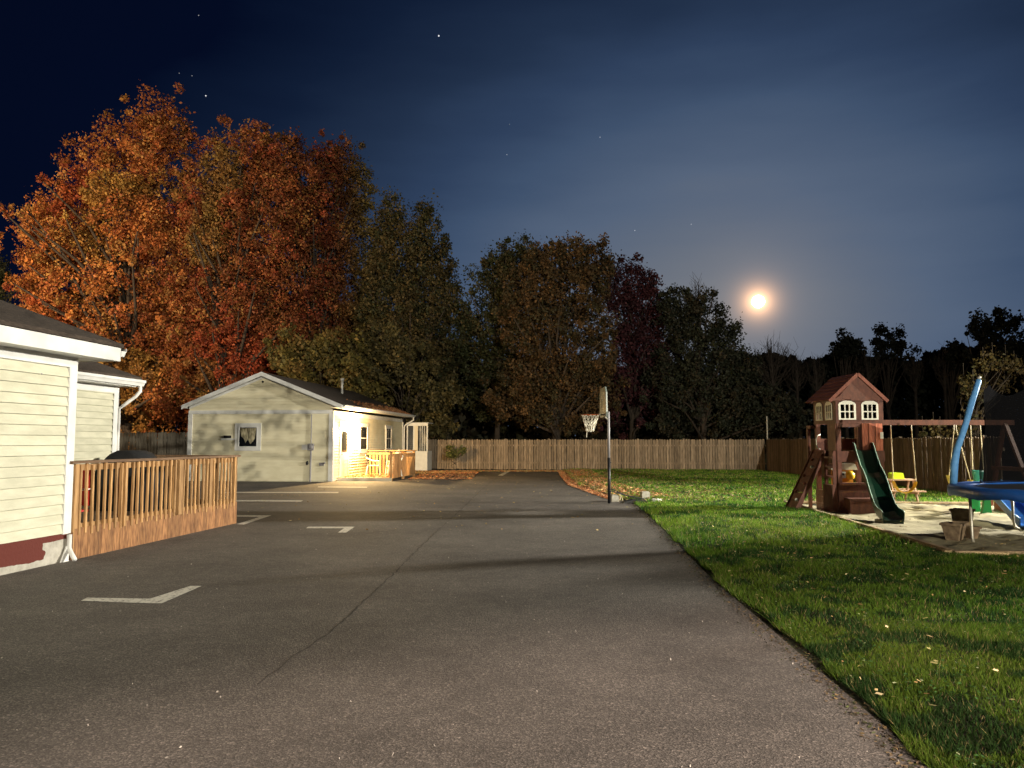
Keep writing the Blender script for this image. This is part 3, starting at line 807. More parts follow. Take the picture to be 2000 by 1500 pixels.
def window(parent, u0, u1, z0, z1, glass='darkglass', side=False, muntin=False, tw=.13, pane_glare=False):
    """window on the front (facing -v) or side (facing +u) wall"""
    def bx(m, a, b, c, d, p, q):
        if side: m.box(p, q, a, b, c, d)
        else: m.box(a, b, -q, -p, c, d)
        return m
    f = MB()
    bx(f, u0 - tw, u1 + tw, z1, z1 + tw, .019, .05); bx(f, u0 - tw, u1 + tw, z0 - tw, z0, .019, .055)
    bx(f, u0 - tw, u0, z0, z1, .019, .05); bx(f, u1, u1 + tw, z0, z1, .019, .05)
    fo = P(f, 'window', 'trim', parent)
    s = MB(); w = .045
    bx(s, u0 + .003, u1 - .003, z1 - w, z1 - .003, .024, .06); bx(s, u0 + .003, u1 - .003, z0 + .003, z0 + w, .024, .062)
    bx(s, u0 + .003, u0 + w, z0 + w, z1 - w, .024, .06); bx(s, u1 - w, u1 - .003, z0 + w, z1 - w, .024, .06)
    if muntin: bx(s, u0 + w, u1 - w, (z0 + z1) / 2 - .02, (z0 + z1) / 2 + .02, .024, .05)
    P(s, 'sash', 'trim', fo)
    g = MB(); bx(g, u0 + w - .01, u1 - w + .01, z0 + w - .01, z1 - w + .01, .040, .043)
    P(g, 'pane', 'glass' if pane_glare else glass, fo)
    if pane_glare:
        cu = MB(); bx(cu, u0 + w - .01, u1 - w + .01, z0 + w - .005, z1 - w + .005, .0300, .0325); P(cu, 'glare_backing', 'darkglass', fo)
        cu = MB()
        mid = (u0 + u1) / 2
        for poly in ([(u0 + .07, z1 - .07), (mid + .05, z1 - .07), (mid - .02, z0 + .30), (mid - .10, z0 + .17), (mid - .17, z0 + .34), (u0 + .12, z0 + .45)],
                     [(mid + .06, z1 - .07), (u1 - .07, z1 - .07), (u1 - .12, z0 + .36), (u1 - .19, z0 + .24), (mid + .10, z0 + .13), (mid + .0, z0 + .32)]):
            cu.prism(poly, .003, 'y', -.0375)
        P(cu, 'pane_glare', 'pane_glare', fo)  # reflected yard light drawn as pale cut-outs behind the pane
    return fo


window(H2, -3.83, -3.02, 1.33, 2.16, pane_glare=True)
window(H2, 3.55, 4.65, 1.18, 2.25, side=True, muntin=True, tw=.12)
window(H2, 7.9, 8.9, 1.18, 2.25, side=True, muntin=True, tw=.12)
# door on the side wall
d = P(MB().box(.019, .05, .80, .92, .12, 2.28).box(.019, .05, 1.86, 1.98, .12, 2.28).box(.019, .05, .80, 1.98, 2.281, 2.40), 'door_frame', 'trim', H2)
dd = P(MB().box(.019, .042, .925, 1.855, .14, 2.275), 'door', 'door', H2)
P(MB().box(.043, .05, 1.05, 1.73, 1.15, 2.1), 'pane', 'darkglass', dd)
P(MB().sphere((.08, 1.0, 1.05), .03, 8, 6), 'handle', 'brackets', dd)
P(MB().box(.05, .07, 1.99, 2.02, .14, 2.30), 'open_screen_door', 'trim', H2)
# electric meter, conduit, vents, tap, gable camera
mt = P(MB().box(-.95, -.72, -.14, -.02, 1.22, 1.48), 'meter_box', 'brackets', H2)
P(MB().lathe([(.09, 0), (.09, .07), (.05, .10)], 14), 'meter_dial', 'brackets', mt, loc=(-.80, -.14, 1.36), rot=(math.pi / 2, 0, 0))
P(MB().box(-1.20, -.96, -.08, -.02, 1.24, 1.44), 'meter_box', 'trim', H2)
P(MB().tube([(-.83, -.06, 1.48), (-.83, -.06, 2.63)], .022).tube([(-.84, -.06, .0), (-.83, -.06, 1.22)], .035), 'conduit', 'brackets', H2)
P(MB().box(-4.42, -4.12, -.06, -.02, 1.70, 1.80), 'wall_vent', 'black', H2)
P(MB().box(-4.54, -3.98, -.035, -.02, 1.62, 1.69), 'vent_ledge', 'trim', H2)
P(MB().box(-.48, -.30, -.08, -.02, .62, .74).tube([(-.33, -.06, .7), (-.24, -.10, .74)], .03), 'dryer_vent', 'brackets', H2)
P(MB().sphere((-.97, -.07, .72), (.06, .06, .08), 8, 6), 'tap', 'black', H2)
P(MB().sphere((um2 - .02, -.08, RZ - .22), .045, 8, 6), 'gable_camera', 'black', H2)
# porch lamp, lit
LW = H2.matrix_basis if False else Matrix.LocRotScale(Vector((-7.05, 30.2, 0)), Matrix.Rotation(-.0997, 3, 'Z'), None)
lp = LW @ Vector((.16, 2.30, 2.10))
PL = thing('porch_lamp', 'lit wall lamp beside the porch door glowing warm yellow', 'lamp', lp, -.0997)
P(MB().box(-.14, -.12, -.06, .06, -.10, .10), 'back_plate', 'brackets', PL)
P(MB().tube([(-.12, 0, .06), (-.04, 0, .09), (0, 0, .07)], .012), 'arm', 'brackets', PL)
P(MB().sphere((0, 0, 0), .085, 12, 8), 'bulb', 'bulb', PL, smooth=True)
o = lamp('porch_bulb_light', 'POINT', lp + Vector((.14, -.03, -.04)), 2400, (1, .66, .28), .05)

# porch deck and rails
D2 = thing('porch_deck', 'low porch deck with golden lit railing beside the small house door', 'deck', LW @ Vector((0, 0, 0)), -.0997)
pb = MB().box(.05, 2.25, .003, .137, .10, .135).mesh('deck_board', M['wood'])
for i in range(29): put(pb, 'deck_board', D2, (0, .55 + i * .14, 0))
P(MB().box(.05, 2.25, .50, .54, .0, .13), 'deck_edge', 'door', D2)
bal2 = MB().box(-.045, .045, -.012, .012, .12, 1.08).mesh('baluster', M['wood'])
for v in (.60, 2.6, 4.6): P(MB().box(2.16, 2.26, v - .05, v + .05, 0, 1.14), 'post', 'wood', D2)
for i in range(26): put(bal2, 'baluster', D2, (2.28, .72 + i * .148, 0), (0, 0, math.pi / 2))
P(MB().box(2.14, 2.30, .52, 4.72, 1.141, 1.18), 'cap_rail', 'wood', D2)
P(MB().box(2.18, 2.24, .65, 4.55, .98, 1.07), 'top_rail', 'wood', D2)
for i in range(13): put(bal2, 'baluster', D2, (.20 + i * .155, 4.62, 0))
P(MB().box(.05, 2.13, 4.53, 4.69, 1.141, 1.18), 'cap_rail', 'wood', D2)
P(MB().box(.05, 2.13, 4.58, 4.605, .98, 1.07), 'top_rail', 'wood', D2)
rg = np.random.default_rng(14); n = 1300; uu = .15 + 1.95 * rg.random(n); vv = .7 + 3.8 * rg.random(n)
xy = [LW @ Vector((a, b, 0)) for a, b in zip(uu, vv)]
litter('fallen_leaves', np.array([p.x for p in xy]), np.array([p.y for p in xy]), np.full(n, .14), ORG, .05, 15, 'orange leaves covering the lit porch boards')


# white plastic chairs
def monobloc(loc, rz, label):
    t = thing('plastic_chair', label, 'chair', loc, rz, 'white plastic chairs on the porch')
    P(MB().box(-.22, .22, -.22, .22, .40, .43), 'seat', 'white_pl', t)
    b = MB()
    for k in range(5): b.bar((-.17 + k * .085, .22, .43), (-.19 + k * .095, .33, .80), .045, .015, (0, 1, 0))
    b.bar((-.23, .335, .82), (.23, .335, .82), .03, .07)
    P(b, 'backrest', 'white_pl', t)
    for s in (-1, 1):
        P(MB().tube([(s * .24, -.24, .60), (s * .26, .05, .62), (s * .23, .32, .74)], .025, 6), 'armrest', 'white_pl', t)
        P(MB().bar((s * .26, -.28, 0), (s * .23, -.22, .61), .05, .04), 'leg', 'white_pl', t)
        P(MB().bar((s * .25, .30, 0), (s * .21, .22, .43), .05, .04), 'leg', 'white_pl', t)
    return t


w1 = LW @ Vector((.95, 2.5, .137)); w2 = LW @ Vector((1.95, 2.0, .137))
monobloc(w1, 1.75, 'white plastic chair standing alone by the small house wall')
monobloc(w2, -1.2, 'white plastic chair tucked against the porch corner post')
cv = thing('patio_table', 'grey tarp draped to a point over porch furniture behind the chairs', 'covered table', LW @ Vector((1.75, 3.7, .137)))
mb = MB(); N = 28
for r0, z in ((.05, 1.05), (.14, .96), (.30, .62), (.42, .30), (.50, .06)):
    for k in range(N):
        t_ = 2 * math.pi * k / N; rr = r0 * (1 + .16 * math.sin(7 * t_) * min(1, (1.05 - z) * 2)); mb.v.append((rr * math.cos(t_), rr * math.sin(t_), z))
for i in range(4):
    for k in range(N): mb.f.append((i * N + k, i * N + (k + 1) % N, (i + 1) * N + (k + 1) % N, (i + 1) * N + k))
mb.f.append(tuple(range(N)))
P(mb, 'tarp', 'tarp', cv, smooth=False)
P(MB().tube([(0, 0, 0), (0, 0, 1.1)], .02, 8), 'pole', 'brackets', cv)

# glazed porch at the rear corner
A2 = thing('glazed_porch', 'white framed glazed lean-to at the rear corner of the small house', 'porch', LW @ Vector((.12, 11.9, 0)), -.0997)
P(MB().box(0, 1.15, .0, 1.2, 0, 1.05), 'base_panel', 'trim', A2)
for u in (0, .36, 1.10): P(MB().box(u, u + .07, -.03, .04, 1.05, 2.5), 'frame_post', 'trim', A2)
P(MB().box(.0, 1.17, -.035, .045, 2.42, 2.56), 'frame_head', 'trim', A2)
P(MB().box(.0, .07, -.02, 1.2, 2.43, 2.50), 'frame_head', 'trim', A2)
P(MB().box(.08, .35, -.01, .0, 1.05, 2.42), 'pane', 'darkglass', A2)
P(MB().box(.43, .62, -.02, .02, 1.05, 2.42), 'side_panel', 'door', A2)
for u in (.64, .76, .88, 1.0): P(MB().box(u, u + .09, -.01, .0, 1.06, 2.41), 'pane', 'darkglass', A2)
for u in (.732, .852, .972): P(MB().box(u, u + .025, -.02, .01, 1.06, 2.41), 'glazing_bar', 'blue_hi' if False else 'trim', A2)
P(MB().box(-.02, 1.2, -.05, 1.25, 2.561, 2.60), 'roof', 'trim', A2)

# rounded stones at the wall foot
for (px, py, s, lb) in ((495, 938, .13, 'left stone of three at the gable wall foot'), (535, 937, .17, 'largest middle stone at the gable wall foot'),
                        (577, 938.5, .11, 'smallest right stone at the gable wall foot')):
    g = gr(px, py); mb = MB().sphere((0, 0, s * .55), (s * 1.2, s, s * .75), 9, 7)
    rr = random.Random(px); mb.v = [(a * rr.uniform(.85, 1.15), b * rr.uniform(.85, 1.15), c_ * rr.uniform(.9, 1.1)) for a, b, c_ in mb.v]
    P(mb, 'stone', 'stone', None, loc=g, smooth=True, label=lb, cat='stone', group='stones at the wall foot')


# ------------------------------------------------------------------ fences
def fence(label, A, B, h, mt, seed=0, spacing=.142, flip=1, name='fence', back=1, wk=1.0):
    A, B = Vector(A), Vector(B); d = B - A; L = d.length; rz = math.atan2(d.y, d.x)
    t = thing(name, label, 'fence', A, rz)
    r = random.Random(seed); n = int(L / spacing)
    ms = []
    for w in (.118, .128, .123):
        m_ = MB(); hh = h; w *= wk
        m_.prism([(0, 0), (w, 0), (w, hh - .04), (w - .03, hh), (.03, hh), (0, hh - .04)], .018, 'y')
        ms.append(m_.mesh('picket', M[mt]))
    cnt = 0
    for i in range(n):
        k = r.randrange(3)
        o = put(ms[k], 'picket', t, (i * spacing, r.uniform(-.006, .006), .02 + r.uniform(-.015, .025)), (0, r.uniform(-.008, .008), 0))
    for z in (.35, h - .35): P(MB().box(0, L, .02 * back if back > 0 else -.06, .06 if back > 0 else -.008, z, z + .09), 'rail', mt, t)
    po = MB().box(-.05, .05, -.0, .10, 0, h + .07).mesh('post', M[mt])
    i = 0
    while i * 2.44 <= L:
        put(po, 'post', t, (i * 2.44, .062 if back > 0 else -.165, 0)); i += 1
    return t


fence('long weathered picket fence across the back of the yard', (-10.0, 44.7, 0), (13.45, 40.8, 0), 1.66, 'fence', 1)
fence('brown picket fence along the right side behind the swings', (13.45, 40.7, 0), (12.85, 20.2, 0), 1.66, 'fence_dark', 2, back=1, wk=1.07)
fence('grey picket fence between the two houses under the orange tree', (-21.0, 33.6, 0), (-12.9, 32.8, 0), 1.93, 'fence_grey', 3)

# ------------------------------------------------------------------ basketball hoop
hb = gr(1190, 983)
HP = thing('basketball_hoop', 'portable basketball hoop with black pole and white net beside the lawn edge', 'basketball hoop', hb)
P(MB().tube([(0, 0, .0), (0, 0, 1.15)], .040, 12), 'lower_pole', 'black', HP, smooth=True)
P(MB().tube([(0, 0, 1.14), (0, 0, 2.32)], .032, 12), 'upper_pole', 'brackets', HP, smooth=True)
bbk = MB()
bp = [(-.50, 2.18), (.50, 2.18), (.56, 2.30), (.52, 2.80), (.36, 2.94), (-.36, 2.94), (-.52, 2.80), (-.56, 2.30)]
bbk.prism(bp, .035, 'x')
BB = P(bbk, 'backboard', mat('backboard_acrylic', (.17, .21, .20), (.28, .33, .31), ns=3, rough=.3), HP, loc=(-.13, .10, .0), rot=(0, 0, .035))
P(MB().prism([(-.50, 2.30), (-.30, 2.22), (-.12, 2.5), (-.1, 2.86), (-.42, 2.80)], .004, 'x', -.005), 'dark_graphic', 'black', BB)
P(MB().box(-.006, -.002, -.22, .22, 2.36, 2.39).box(-.006, -.002, -.22, .22, 2.66, 2.69).box(-.006, -.002, -.22, -.19, 2.39, 2.66).box(-.006, -.002, .19, .22, 2.39, 2.66), 'target_square', 'black', BB)
P(MB().prism([(-.35, 2.52), (.10, 2.70), (.02, 2.90), (-.30, 2.82)], .004, 'x', .037).prism([(.05, 2.25), (.40, 2.32), (.30, 2.62), (.12, 2.55)], .004, 'x', .037), 'back_brace', 'black', BB)
P(MB().tube([(0, 0, 2.28), (-.10, 0, 2.36)], .02).tube([(0, 0, 2.1), (-.10, 0, 2.2)], .02).tube([(-.12, .02, 2.24), (-.26, .02, 2.24)], .02), 'bracket', 'steel', HP)
rim = MB(); RN = 24; rc = Vector((-.47, .02, 2.24)); rad = .225
ring = [rc + Vector((rad * math.cos(2 * math.pi * k / RN), rad * math.sin(2 * math.pi * k / RN), 0)) for k in range(RN + 1)]
rim.tube(ring, .010, 6, False); P(rim, 'rim', mat('rim_orange', (.35, .08, .02), rough=.5), HP, smooth=True)
net = MB(); K = 12
def npt(a, lv):
    rr = [rad, .19, .15, .115, .10][lv]; z = [0, -.11, -.23, -.34, -.42][lv]; t_ = 2 * math.pi * (a + .5 * (lv % 2)) / K
    j = (random.Random(a * 7 + lv).uniform(-.02, .02) if lv else 0); return rc + Vector(((rr + j) * math.cos(t_), (rr + j) * math.sin(t_), z + j))
for a in range(K):
    for lv in range(4):
        net.tube([npt(a, lv), npt(a, lv + 1)], .0075, 5); net.tube([npt(a + (1 if lv % 2 else 0), lv), npt(a + (0 if lv % 2 else -1), lv + 1)], .0075, 5)
net.tube([npt(5, 4), npt(5, 4) + Vector((-.01, 0, -.14))], .009, 5)
P(net, 'net', 'net_cord', HP)
# struts reach back to the base in the grass
ba = gr(1262, 978) - hb
for s, zz in ((.05, .36), (-.05, .30)):
    P(MB().tube([(0, s, zz + .02), (ba.x * .45, ba.y * .4 + s, .17), (ba.x * .9, ba.y * .7 + s, .07)], .012, 6), 'strut', 'black', HP)
P(MB().prism([(.35, 0), (1.05, 0), (1.0, .06), (.6, .09), (.4, .05)], .34, 'y', -.06), 'base_tank', 'black', HP)
for z in (.62, 1.02): P(MB().sphere((.05, 0, z), .014, 6, 4), 'bolt', 'black', HP)


def cblock(px, py, w, dpt, h, label, rz=0.1):
    mb = MB().box(-w / 2, w / 2, 0, dpt, 0, h - .02).box(-w / 2 + .02, w / 2 - .02, .02, dpt - .02, h - .02, h)
    return P(mb, 'concrete_block', 'concrete', None, loc=gr(px, py), rot=(0, 0, rz), label=label, cat='concrete block', group='concrete weights by the hoop')


cblock(1202, 980, .19, .25, .17, 'grey concrete block right behind the hoop pole')
b2 = cblock(1262, 978, .21, .22, .19, 'round topped pale concrete block in the grass on the hoop base'); b2.location.z = .05
P(MB().tube([(0, 0, .18), (.03, .01, .10), (-.02, .0, .01)], .008, 5).tube([(.02, 0, .18), (.07, .01, .08), (.09, .0, .01)], .008, 5).tube([(.0, 0, .17), (.03, -.02, .02)], .008, 5),
  'cord', 'rope', None, loc=gr(1210, 979), label='pale cord ends hanging over the concrete block', cat='cord')
mb = MB().sphere((0, 0, .05), (.13, .09, .05), 10, 6); rr = random.Random(2); mb.v = [(a + rr.uniform(-.03, .03), b + rr.uniform(-.02, .02), c_ + rr.uniform(-.015, .02)) for a, b, c_ in mb.v]
P(mb, 'plastic_bag', 'white_pl', None, loc=gr(1283, 984) + Vector((0, 0, .03)), label='crumpled pale bag in the grass beside the hoop base', cat='bag')

# ------------------------------------------------------------------ play set
PS = thing('playset', 'red stained wooden play tower with gabled roof, white windows and swing beam', 'playset', (7.05, 16.7, 0), .015)
RW = 'redwood'
for (u, v) in ((0.04, .04), (.96, .04), (.04, 1.11), (.96, 1.11)):
    P(MB().box(u - .045, u + .045, v - .045, v + .045, 0, 2.46), 'post', RW, PS)
P(MB().box(.46, .54, .0, .07, 1.36, 2.0), 'post', RW, PS)
fb = MB().box(.0, 1.0, .003, .115, 1.30, 1.34).mesh('floor_board', M[RW])
for i in range(10): put(fb, 'floor_board', PS, (0, .0 + i * .115, 0))
P(MB().box(-.02, 1.02, -.03, -.002, 1.12, 1.35), 'skirt_board', RW, PS)
P(MB().box(-.03, -.002, -.0, 1.15, 1.16, 1.35), 'skirt_board', RW, PS)
# window band, front: openings left free
def band(o0, o1, lo, hi, z0, z1, wins, front=True):
    m = MB()
    def bx(a, b, c, d):
        if front: m.box(a, b, -.022, -.002, c, d)
        else: m.box(-.022, -.002, a, b, c, d)
    bx(o0, o1, lo, z0); bx(o0, o1, z1, hi); x = o0
    for a, b in wins: bx(x, a, z0, z1); x = b
    bx(x, o1, z0, z1); return m


P(band(-.02, 1.02, 1.95, 2.47, 2.05, 2.42, ((.05, .40), (.55, .89))), 'window_panel', RW, PS)
P(band(.0, 1.15, 1.95, 2.47, 2.05, 2.42, ((.15, .47), (.66, .98)), False), 'window_panel', RW, PS)
P(band(-.0, 1.0, 1.95, 2.47, 2.05, 2.42, ((.1, .42), (.58, .9))), 'window_panel', RW, PS, loc=(0, 1.175, 0))


def arch_window(a, b, front=True):
    z0, z1, zc = 2.03, 2.36, 2.44
    m = MB(); mid = (a + b) / 2; w = .03
    def q(poly):
        if front: m.prism(poly, .018, 'y', -.042)
        else: m.prism(poly, .018, 'x', -.042)
    q([(a - .015, z0), (a + w, z0), (a + w, z1), (a - .015, z1)]); q([(b - w, z0), (b + .015, z0), (b + .015, z1), (b - w, z1)])
    q([(a + w, z0), (b - w, z0), (b - w, z0 + .03), (a + w, z0 + .03)])
    q([(a - .015, z1), (b + .015, z1), (b - .01, z1 + .04), (mid + .08, zc), (mid - .08, zc), (a + .01, z1 + .04)])
    for k in (1, 2):
        x = a + w + (b - a - 2 * w) * k / 3; q([(x - .011, z0 + .03), (x + .011, z0 + .03), (x + .011, z1), (x - .011, z1)])
    zm = (z0 + z1) / 2 + .01; m2 = m
    q([(a + w, zm - .011), (b - w, zm - .011), (b - w, zm + .011), (a + w, zm + .011)])
    return m


for a, b, fr in ((.05, .40, True), (.55, .89, True), (.15, .47, False), (.66, .98, False)):
    P(arch_window(a, b, fr), 'window', 'white_pl', PS)
# closed boards on the right half of the front, solid board on the near half of the left side
pk = MB().box(0, .072, -.022, -.002, 1.36, 1.95).mesh('wall_board', M['redplank'])
for i in range(6): put(pk, 'wall_board', PS, (.545 + i * .0745, (i % 2) * .006, 0))
pk = MB().box(-.022, -.002, 0, .135, 1.36, 1.95).mesh('wall_board', M[RW])
for i in range(3): put(pk, 'wall_board', PS, (0, .02 + i * .138, 0))
P(MB().box(-.0, .5, -.022, -.002, 1.87, 1.945), 'lintel', RW, PS)
P(MB().box(.02, .98, 1.12, 1.14, 1.36, 1.62), 'back_rail', RW, PS)
P(MB().box(.97, .99, .1, 1.05, 1.36, 1.95), 'side_wall', RW, PS)
P(MB().box(.935, 1.0, -.035, -.024, 1.62, 1.76), 'sign_plate', 'white_pl', PS)
# roof: planks on both slopes
ua, ub, um, ze, zr = -.19, 1.09, .45, 2.44, 3.03
def roof_plank(u0, z0, u1, z1):
    n = Vector((z0 - z1, 0, u1 - u0)); n = n.normalized() * .018
    if n.z < 0: n = -n
    m = MB(); V_ = [(u0, -.10, z0), (u1, -.10, z1), (u1, 1.20, z1), (u0, 1.20, z0)]
    V_ += [(p[0] + n.x, p[1], p[2] + n.z) for p in V_]
    return m.add(V_, [(0, 1, 2, 3), (7, 6, 5, 4), (0, 4, 5, 1), (1, 5, 6, 2), (2, 6, 7, 3), (3, 7, 4, 0)])


for e in (ua, ub):
    for i in range(7):
        t0, t1 = i / 7, (i + .97) / 7
        a0 = e + (um - e) * t0; b0 = ze + (zr - ze) * t0; a1 = e + (um - e) * t1; b1 = ze + (zr - ze) * t1
        P(roof_plank(a0, b0 + .012, a1, b1), 'roof_board', 'redroof', PS)
for vv in (-.075, 1.17):
    g = MB()
    g.prism([(ua + .05, ze), (.16, ze), (.16, ze + .03), (.05, ze + .10)], .02, 'y', vv)
    g.prism([(.05, ze + .10), (.17, ze + .03), (.30, ze + .03), (.235, ze + .17), (um, zr - .05), (um, zr - .03)], .02, 'y', vv)
    g.prism([(.30, ze), (ub - .05, ze), (um, zr - .04), (.235, ze + .17)], .02, 'y', vv)
    P(g, 'gable', RW, PS)
for e in (ua, ub): P(MB().bar((e, -.105, ze - .015), (um, -.105, zr - .01), .022, .07), 'barge_board', 'redroof', PS)
# ground floor: sandbox walls, ledge, seat
P(MB().box(-.0, .92, -.06, .16, .63, .665), 'ledge', RW, PS)
lb = MB().box(-.01, .95, -.022, -.002, .0, .148).mesh('wall_board', M[RW])
for i in range(4): put(lb, 'wall_board', PS, (0, 0, .02 + i * .152))
lb = MB().box(-.022, -.002, .48, 1.15, .0, .148).mesh('wall_board', M[RW])
for i in range(3): put(lb, 'wall_board', PS, (0, 0, .02 + i * .152))
P(MB().box(.08, .86, -.36, -.06, .32, .355), 'seat', RW, PS)
P(MB().box(.10, .84, -.34, -.32, .0, .30), 'seat_front', RW, PS)
for u in (.08, .84): P(MB().box(u, u + .04, -.36, -.03, 0, .32), 'seat_side', RW, PS)
P(MB().box(-.05, .22, -.22, -.03, 0, .06), 'kick_board', RW, PS)
# ladder on the left face
for v in (.02, .44): P(MB().box(-.10, -.03, v, v + .035, 0, 1.36), 'ladder_rail', RW, PS)
for i in range(6): P(MB().box(-.115, -.03, .056, .439, .14 + i * .21, .18 + i * .21), 'rung', RW, PS)
P(MB().box(-.13, -.03, -.0, .50, .0, .62), 'side_board', RW, PS)
# climbing ramp
A = Vector((-.72, .55, .04)); B = Vector((-.04, .55, 1.36)); dv = Vector((0, .58, 0))
for i in range(7):
    p = A.lerp(B, i / 7); q = A.lerp(B, (i + .94) / 7); n = Vector((-(B - A).z, 0, (B - A).x)).normalized() * .022
    m_ = MB(); V_ = [p, q, q + dv, p + dv]; V_ += [a + n for a in V_]
    m_.add(V_, [(0, 1, 2, 3), (7, 6, 5, 4), (0, 4, 5, 1), (1, 5, 6, 2), (2, 6, 7, 3), (3, 7, 4, 0)]); P(m_, 'ramp_board', RW, PS)
for v in (.52, 1.10): P(MB().bar((A.x, v, A.z), (B.x, v, B.z), .035, .10), 'ramp_rail', RW, PS)
for i, (f_, v) in enumerate(((.15, .7), (.28, .95), (.42, .68), (.55, .93), (.70, .72), (.82, .92))):
    p = A.lerp(B, f_); P(MB().sphere((p.x - .035, v, p.z + .02), (.04, .05, .035), 8, 6), 'climbing_hold', 'white_pl' if i in (0, 4) else 'redroof', PS, smooth=True)
# rear frame with grab handle
for v in (1.35,):
    P(MB().box(-.10, -.03, v, v + .07, 0, 1.93), 'frame_post', RW, PS); P(MB().box(-.10, -.03, 1.16, v + .07, 1.86, 1.93), 'frame_bar', RW, PS)
hd = MB().tube([(0, 0, 0), (-.07, 0, .03), (-.10, 0, .12), (-.10, 0, .22), (-.07, 0, .31), (0, 0, .34)], .014, 8)
P(hd, 'grab_handle', 'white_pl', PS, loc=(.03, .95, 1.38), smooth=True)
# swing beam and end frame
P(MB().box(.98, 4.35, .66, .74, 1.93, 2.045), 'swing_beam', RW, PS)
P(MB().bar((4.15, .70, 2.0), (4.30, -.1, 0), .09, .05), 'beam_leg', RW, PS)
P(MB().bar((4.15, .70, 2.0), (4.30, 1.6, 0), .09, .05), 'beam_leg', RW, PS)
P(MB().box(4.18, 4.24, .1, 1.3, .9, .99), 'leg_brace', RW, PS)

# slide (a part of the tower: it is bolted on)
prof = [(0, 1.40), (.12, 1.38), (.35, 1.16), (.62, .93), (.82, .84), (1.02, .72), (1.35, .42), (1.62, .22), (1.85, .15), (2.12, .13), (2.20, .10)]
def slide_pt(i, side, lift=0.0, out=0.0):
    s, z = prof[i]; t_ = s / 2.2; cu = .54 - .50 * t_; return Vector((cu + side * (.185 + out), -.02 - s, z + lift))
ch = MB(); n = len(prof)
for i in range(n):
    for sd, lf, ou in ((-1, .13, .012), (-1, .0, .0), (-.33, -.025, 0), (.33, -.025, 0), (1, .0, .0), (1, .13, .012), (1, .13, .030), (1, -.045, .012), (-1, -.045, .012), (-1, .13, .030)):
        ch.v.append(tuple(slide_pt(i, sd, lf, ou)))
for i in range(n - 1):
    for k in range(10): ch.f.append((i * 10 + k, i * 10 + (k + 1) % 10, (i + 1) * 10 + (k + 1) % 10, (i + 1) * 10 + k))
ch.f.append(tuple(range(10))); ch.f.append(tuple(range((n - 1) * 10, n * 10))[::-1])
SL = P(ch, 'slide', 'slide_g', PS)
for sd in (-1, 1): P(MB().tube([slide_pt(i, sd, .135, .02) for i in range(n)], .011, 6), 'slide_rim', 'slide_rim', SL, smooth=True)
p = slide_pt(n - 1, 0); P(MB().box(p.x - .19, p.x + .19, p.y, p.y + .35, .0, .085), 'slide_foot', 'slide_g', SL)

# toys stored under the tower
TK = thing('toy_kitchen', 'cream and orange plastic play kitchen stored under the tower', 'toy', (7.35, 17.15, .03), .0)
P(MB().box(-.18, .22, 0, .22, 0, .92), 'body', 'orange_y', TK)
P(MB().prism([(-.27, .90), (.32, .90), (.26, 1.04), (-.21, 1.04)], .26, 'y', -.02), 'canopy', 'white_pl', TK)
P(MB().box(-.24, .04, -.05, -.03, .72, .86), 'sign_panel', 'white_pl', TK)
P(MB().box(-.20, -.12, -.058, -.052, .75, .83).box(-.08, .0, -.058, -.052, .78, .83), 'sign_print', 'black', TK)
P(MB().sphere((.14, -.05, .78), (.10, .08, .10), 10, 8), 'knob', 'yellow', TK, smooth=True)


# ------------------------------------------------------------------ swings
def swing(tops, ends, bottom, mt, label, Y, name='swing'):
    c = (tops[0] + tops[1]) / 2
    t = thing(name, label, 'swing', (c, Y, 1.93), 0, 'swings hanging from the beam')
    for tp_, e in zip(tops, ends):
        P(MB().tube([(tp_ - c, 0, 0), (tp_ - c, 0, -.12)], .010, 6), 'hook', 'steel', t)
        P(MB().tube([(tp_ - c, 0, -.10), (e[0] - c, 0, e[1] - 1.93)], .0105, 6), 'rope', 'rope', t)
    return t, c


t, c = swing((8.57, 9.04), ((8.58, .66), (9.09, .64)), .42, 'yellow', 'yellow belt swing nearest the tower, seat sagging in a U', 17.4)
def belt(mb, pts, w=.13, th=.012):
    for (a, b) in zip(pts[:-1], pts[1:]):
        mb.bar((a[0], 0, a[1]), (b[0], 0, b[1]), w, th, (0, 0, 1)); 
    return mb
def beltseat(pts, c, w=.14):
    n = len(pts); mb = MB()
    for x, z in pts:
        for s in (-1, 1):
            mb.v += [(x - c, s * w / 2, z - 1.93), (x - c, s * w / 2, z - 1.93 - .018)]
    for i in range(n - 1):
        a = i * 4; b = a + 4
        mb.f += [(a, a + 2, b + 2, b), (a + 1, b + 1, b + 3, a + 3), (a, b, b + 1, a + 1), (a + 2, a + 3, b + 3, b + 2)]
    mb.f += [(0, 1, 3, 2), (4 * n - 4, 4 * n - 2, 4 * n - 1, 4 * n - 3)]
    return mb
so = P(beltseat([(8.58, .67), (8.62, .56), (8.70, .46), (8.82, .41), (8.95, .45), (9.04, .54), (9.09, .66)], c), 'seat', 'yellow', t, smooth=False)
t, c = swing((10.00, 10.05), ((9.84, .80), (10.32, .70)), .45, 'yellow', 'pale yellow swing seat half hidden by the blue trampoline pole', 17.4)
P(beltseat([(9.83, .80), (9.86, .68), (9.93, .55), (10.05, .48), (10.2, .52), (10.32, .70)], c, .2), 'seat', mat('pale_yellow_plastic', (.75, .66, .18), rough=.45), t)
t, c = swing((10.38, 10.60), ((10.38, .93), (10.62, .92)), .6, 'teal', 'teal bucket swing hanging above the green toddler slide', 17.4, name='bucket_swing')
P(MB().lathe([(.05, -1.32), (.085, -1.28), (.115, -1.07), (.12, -1.02), (.105, -1.02), (.10, -1.07), (.07, -1.24)], 14), 'seat', 'teal', t, loc=(.0, 0, 0), smooth=True)

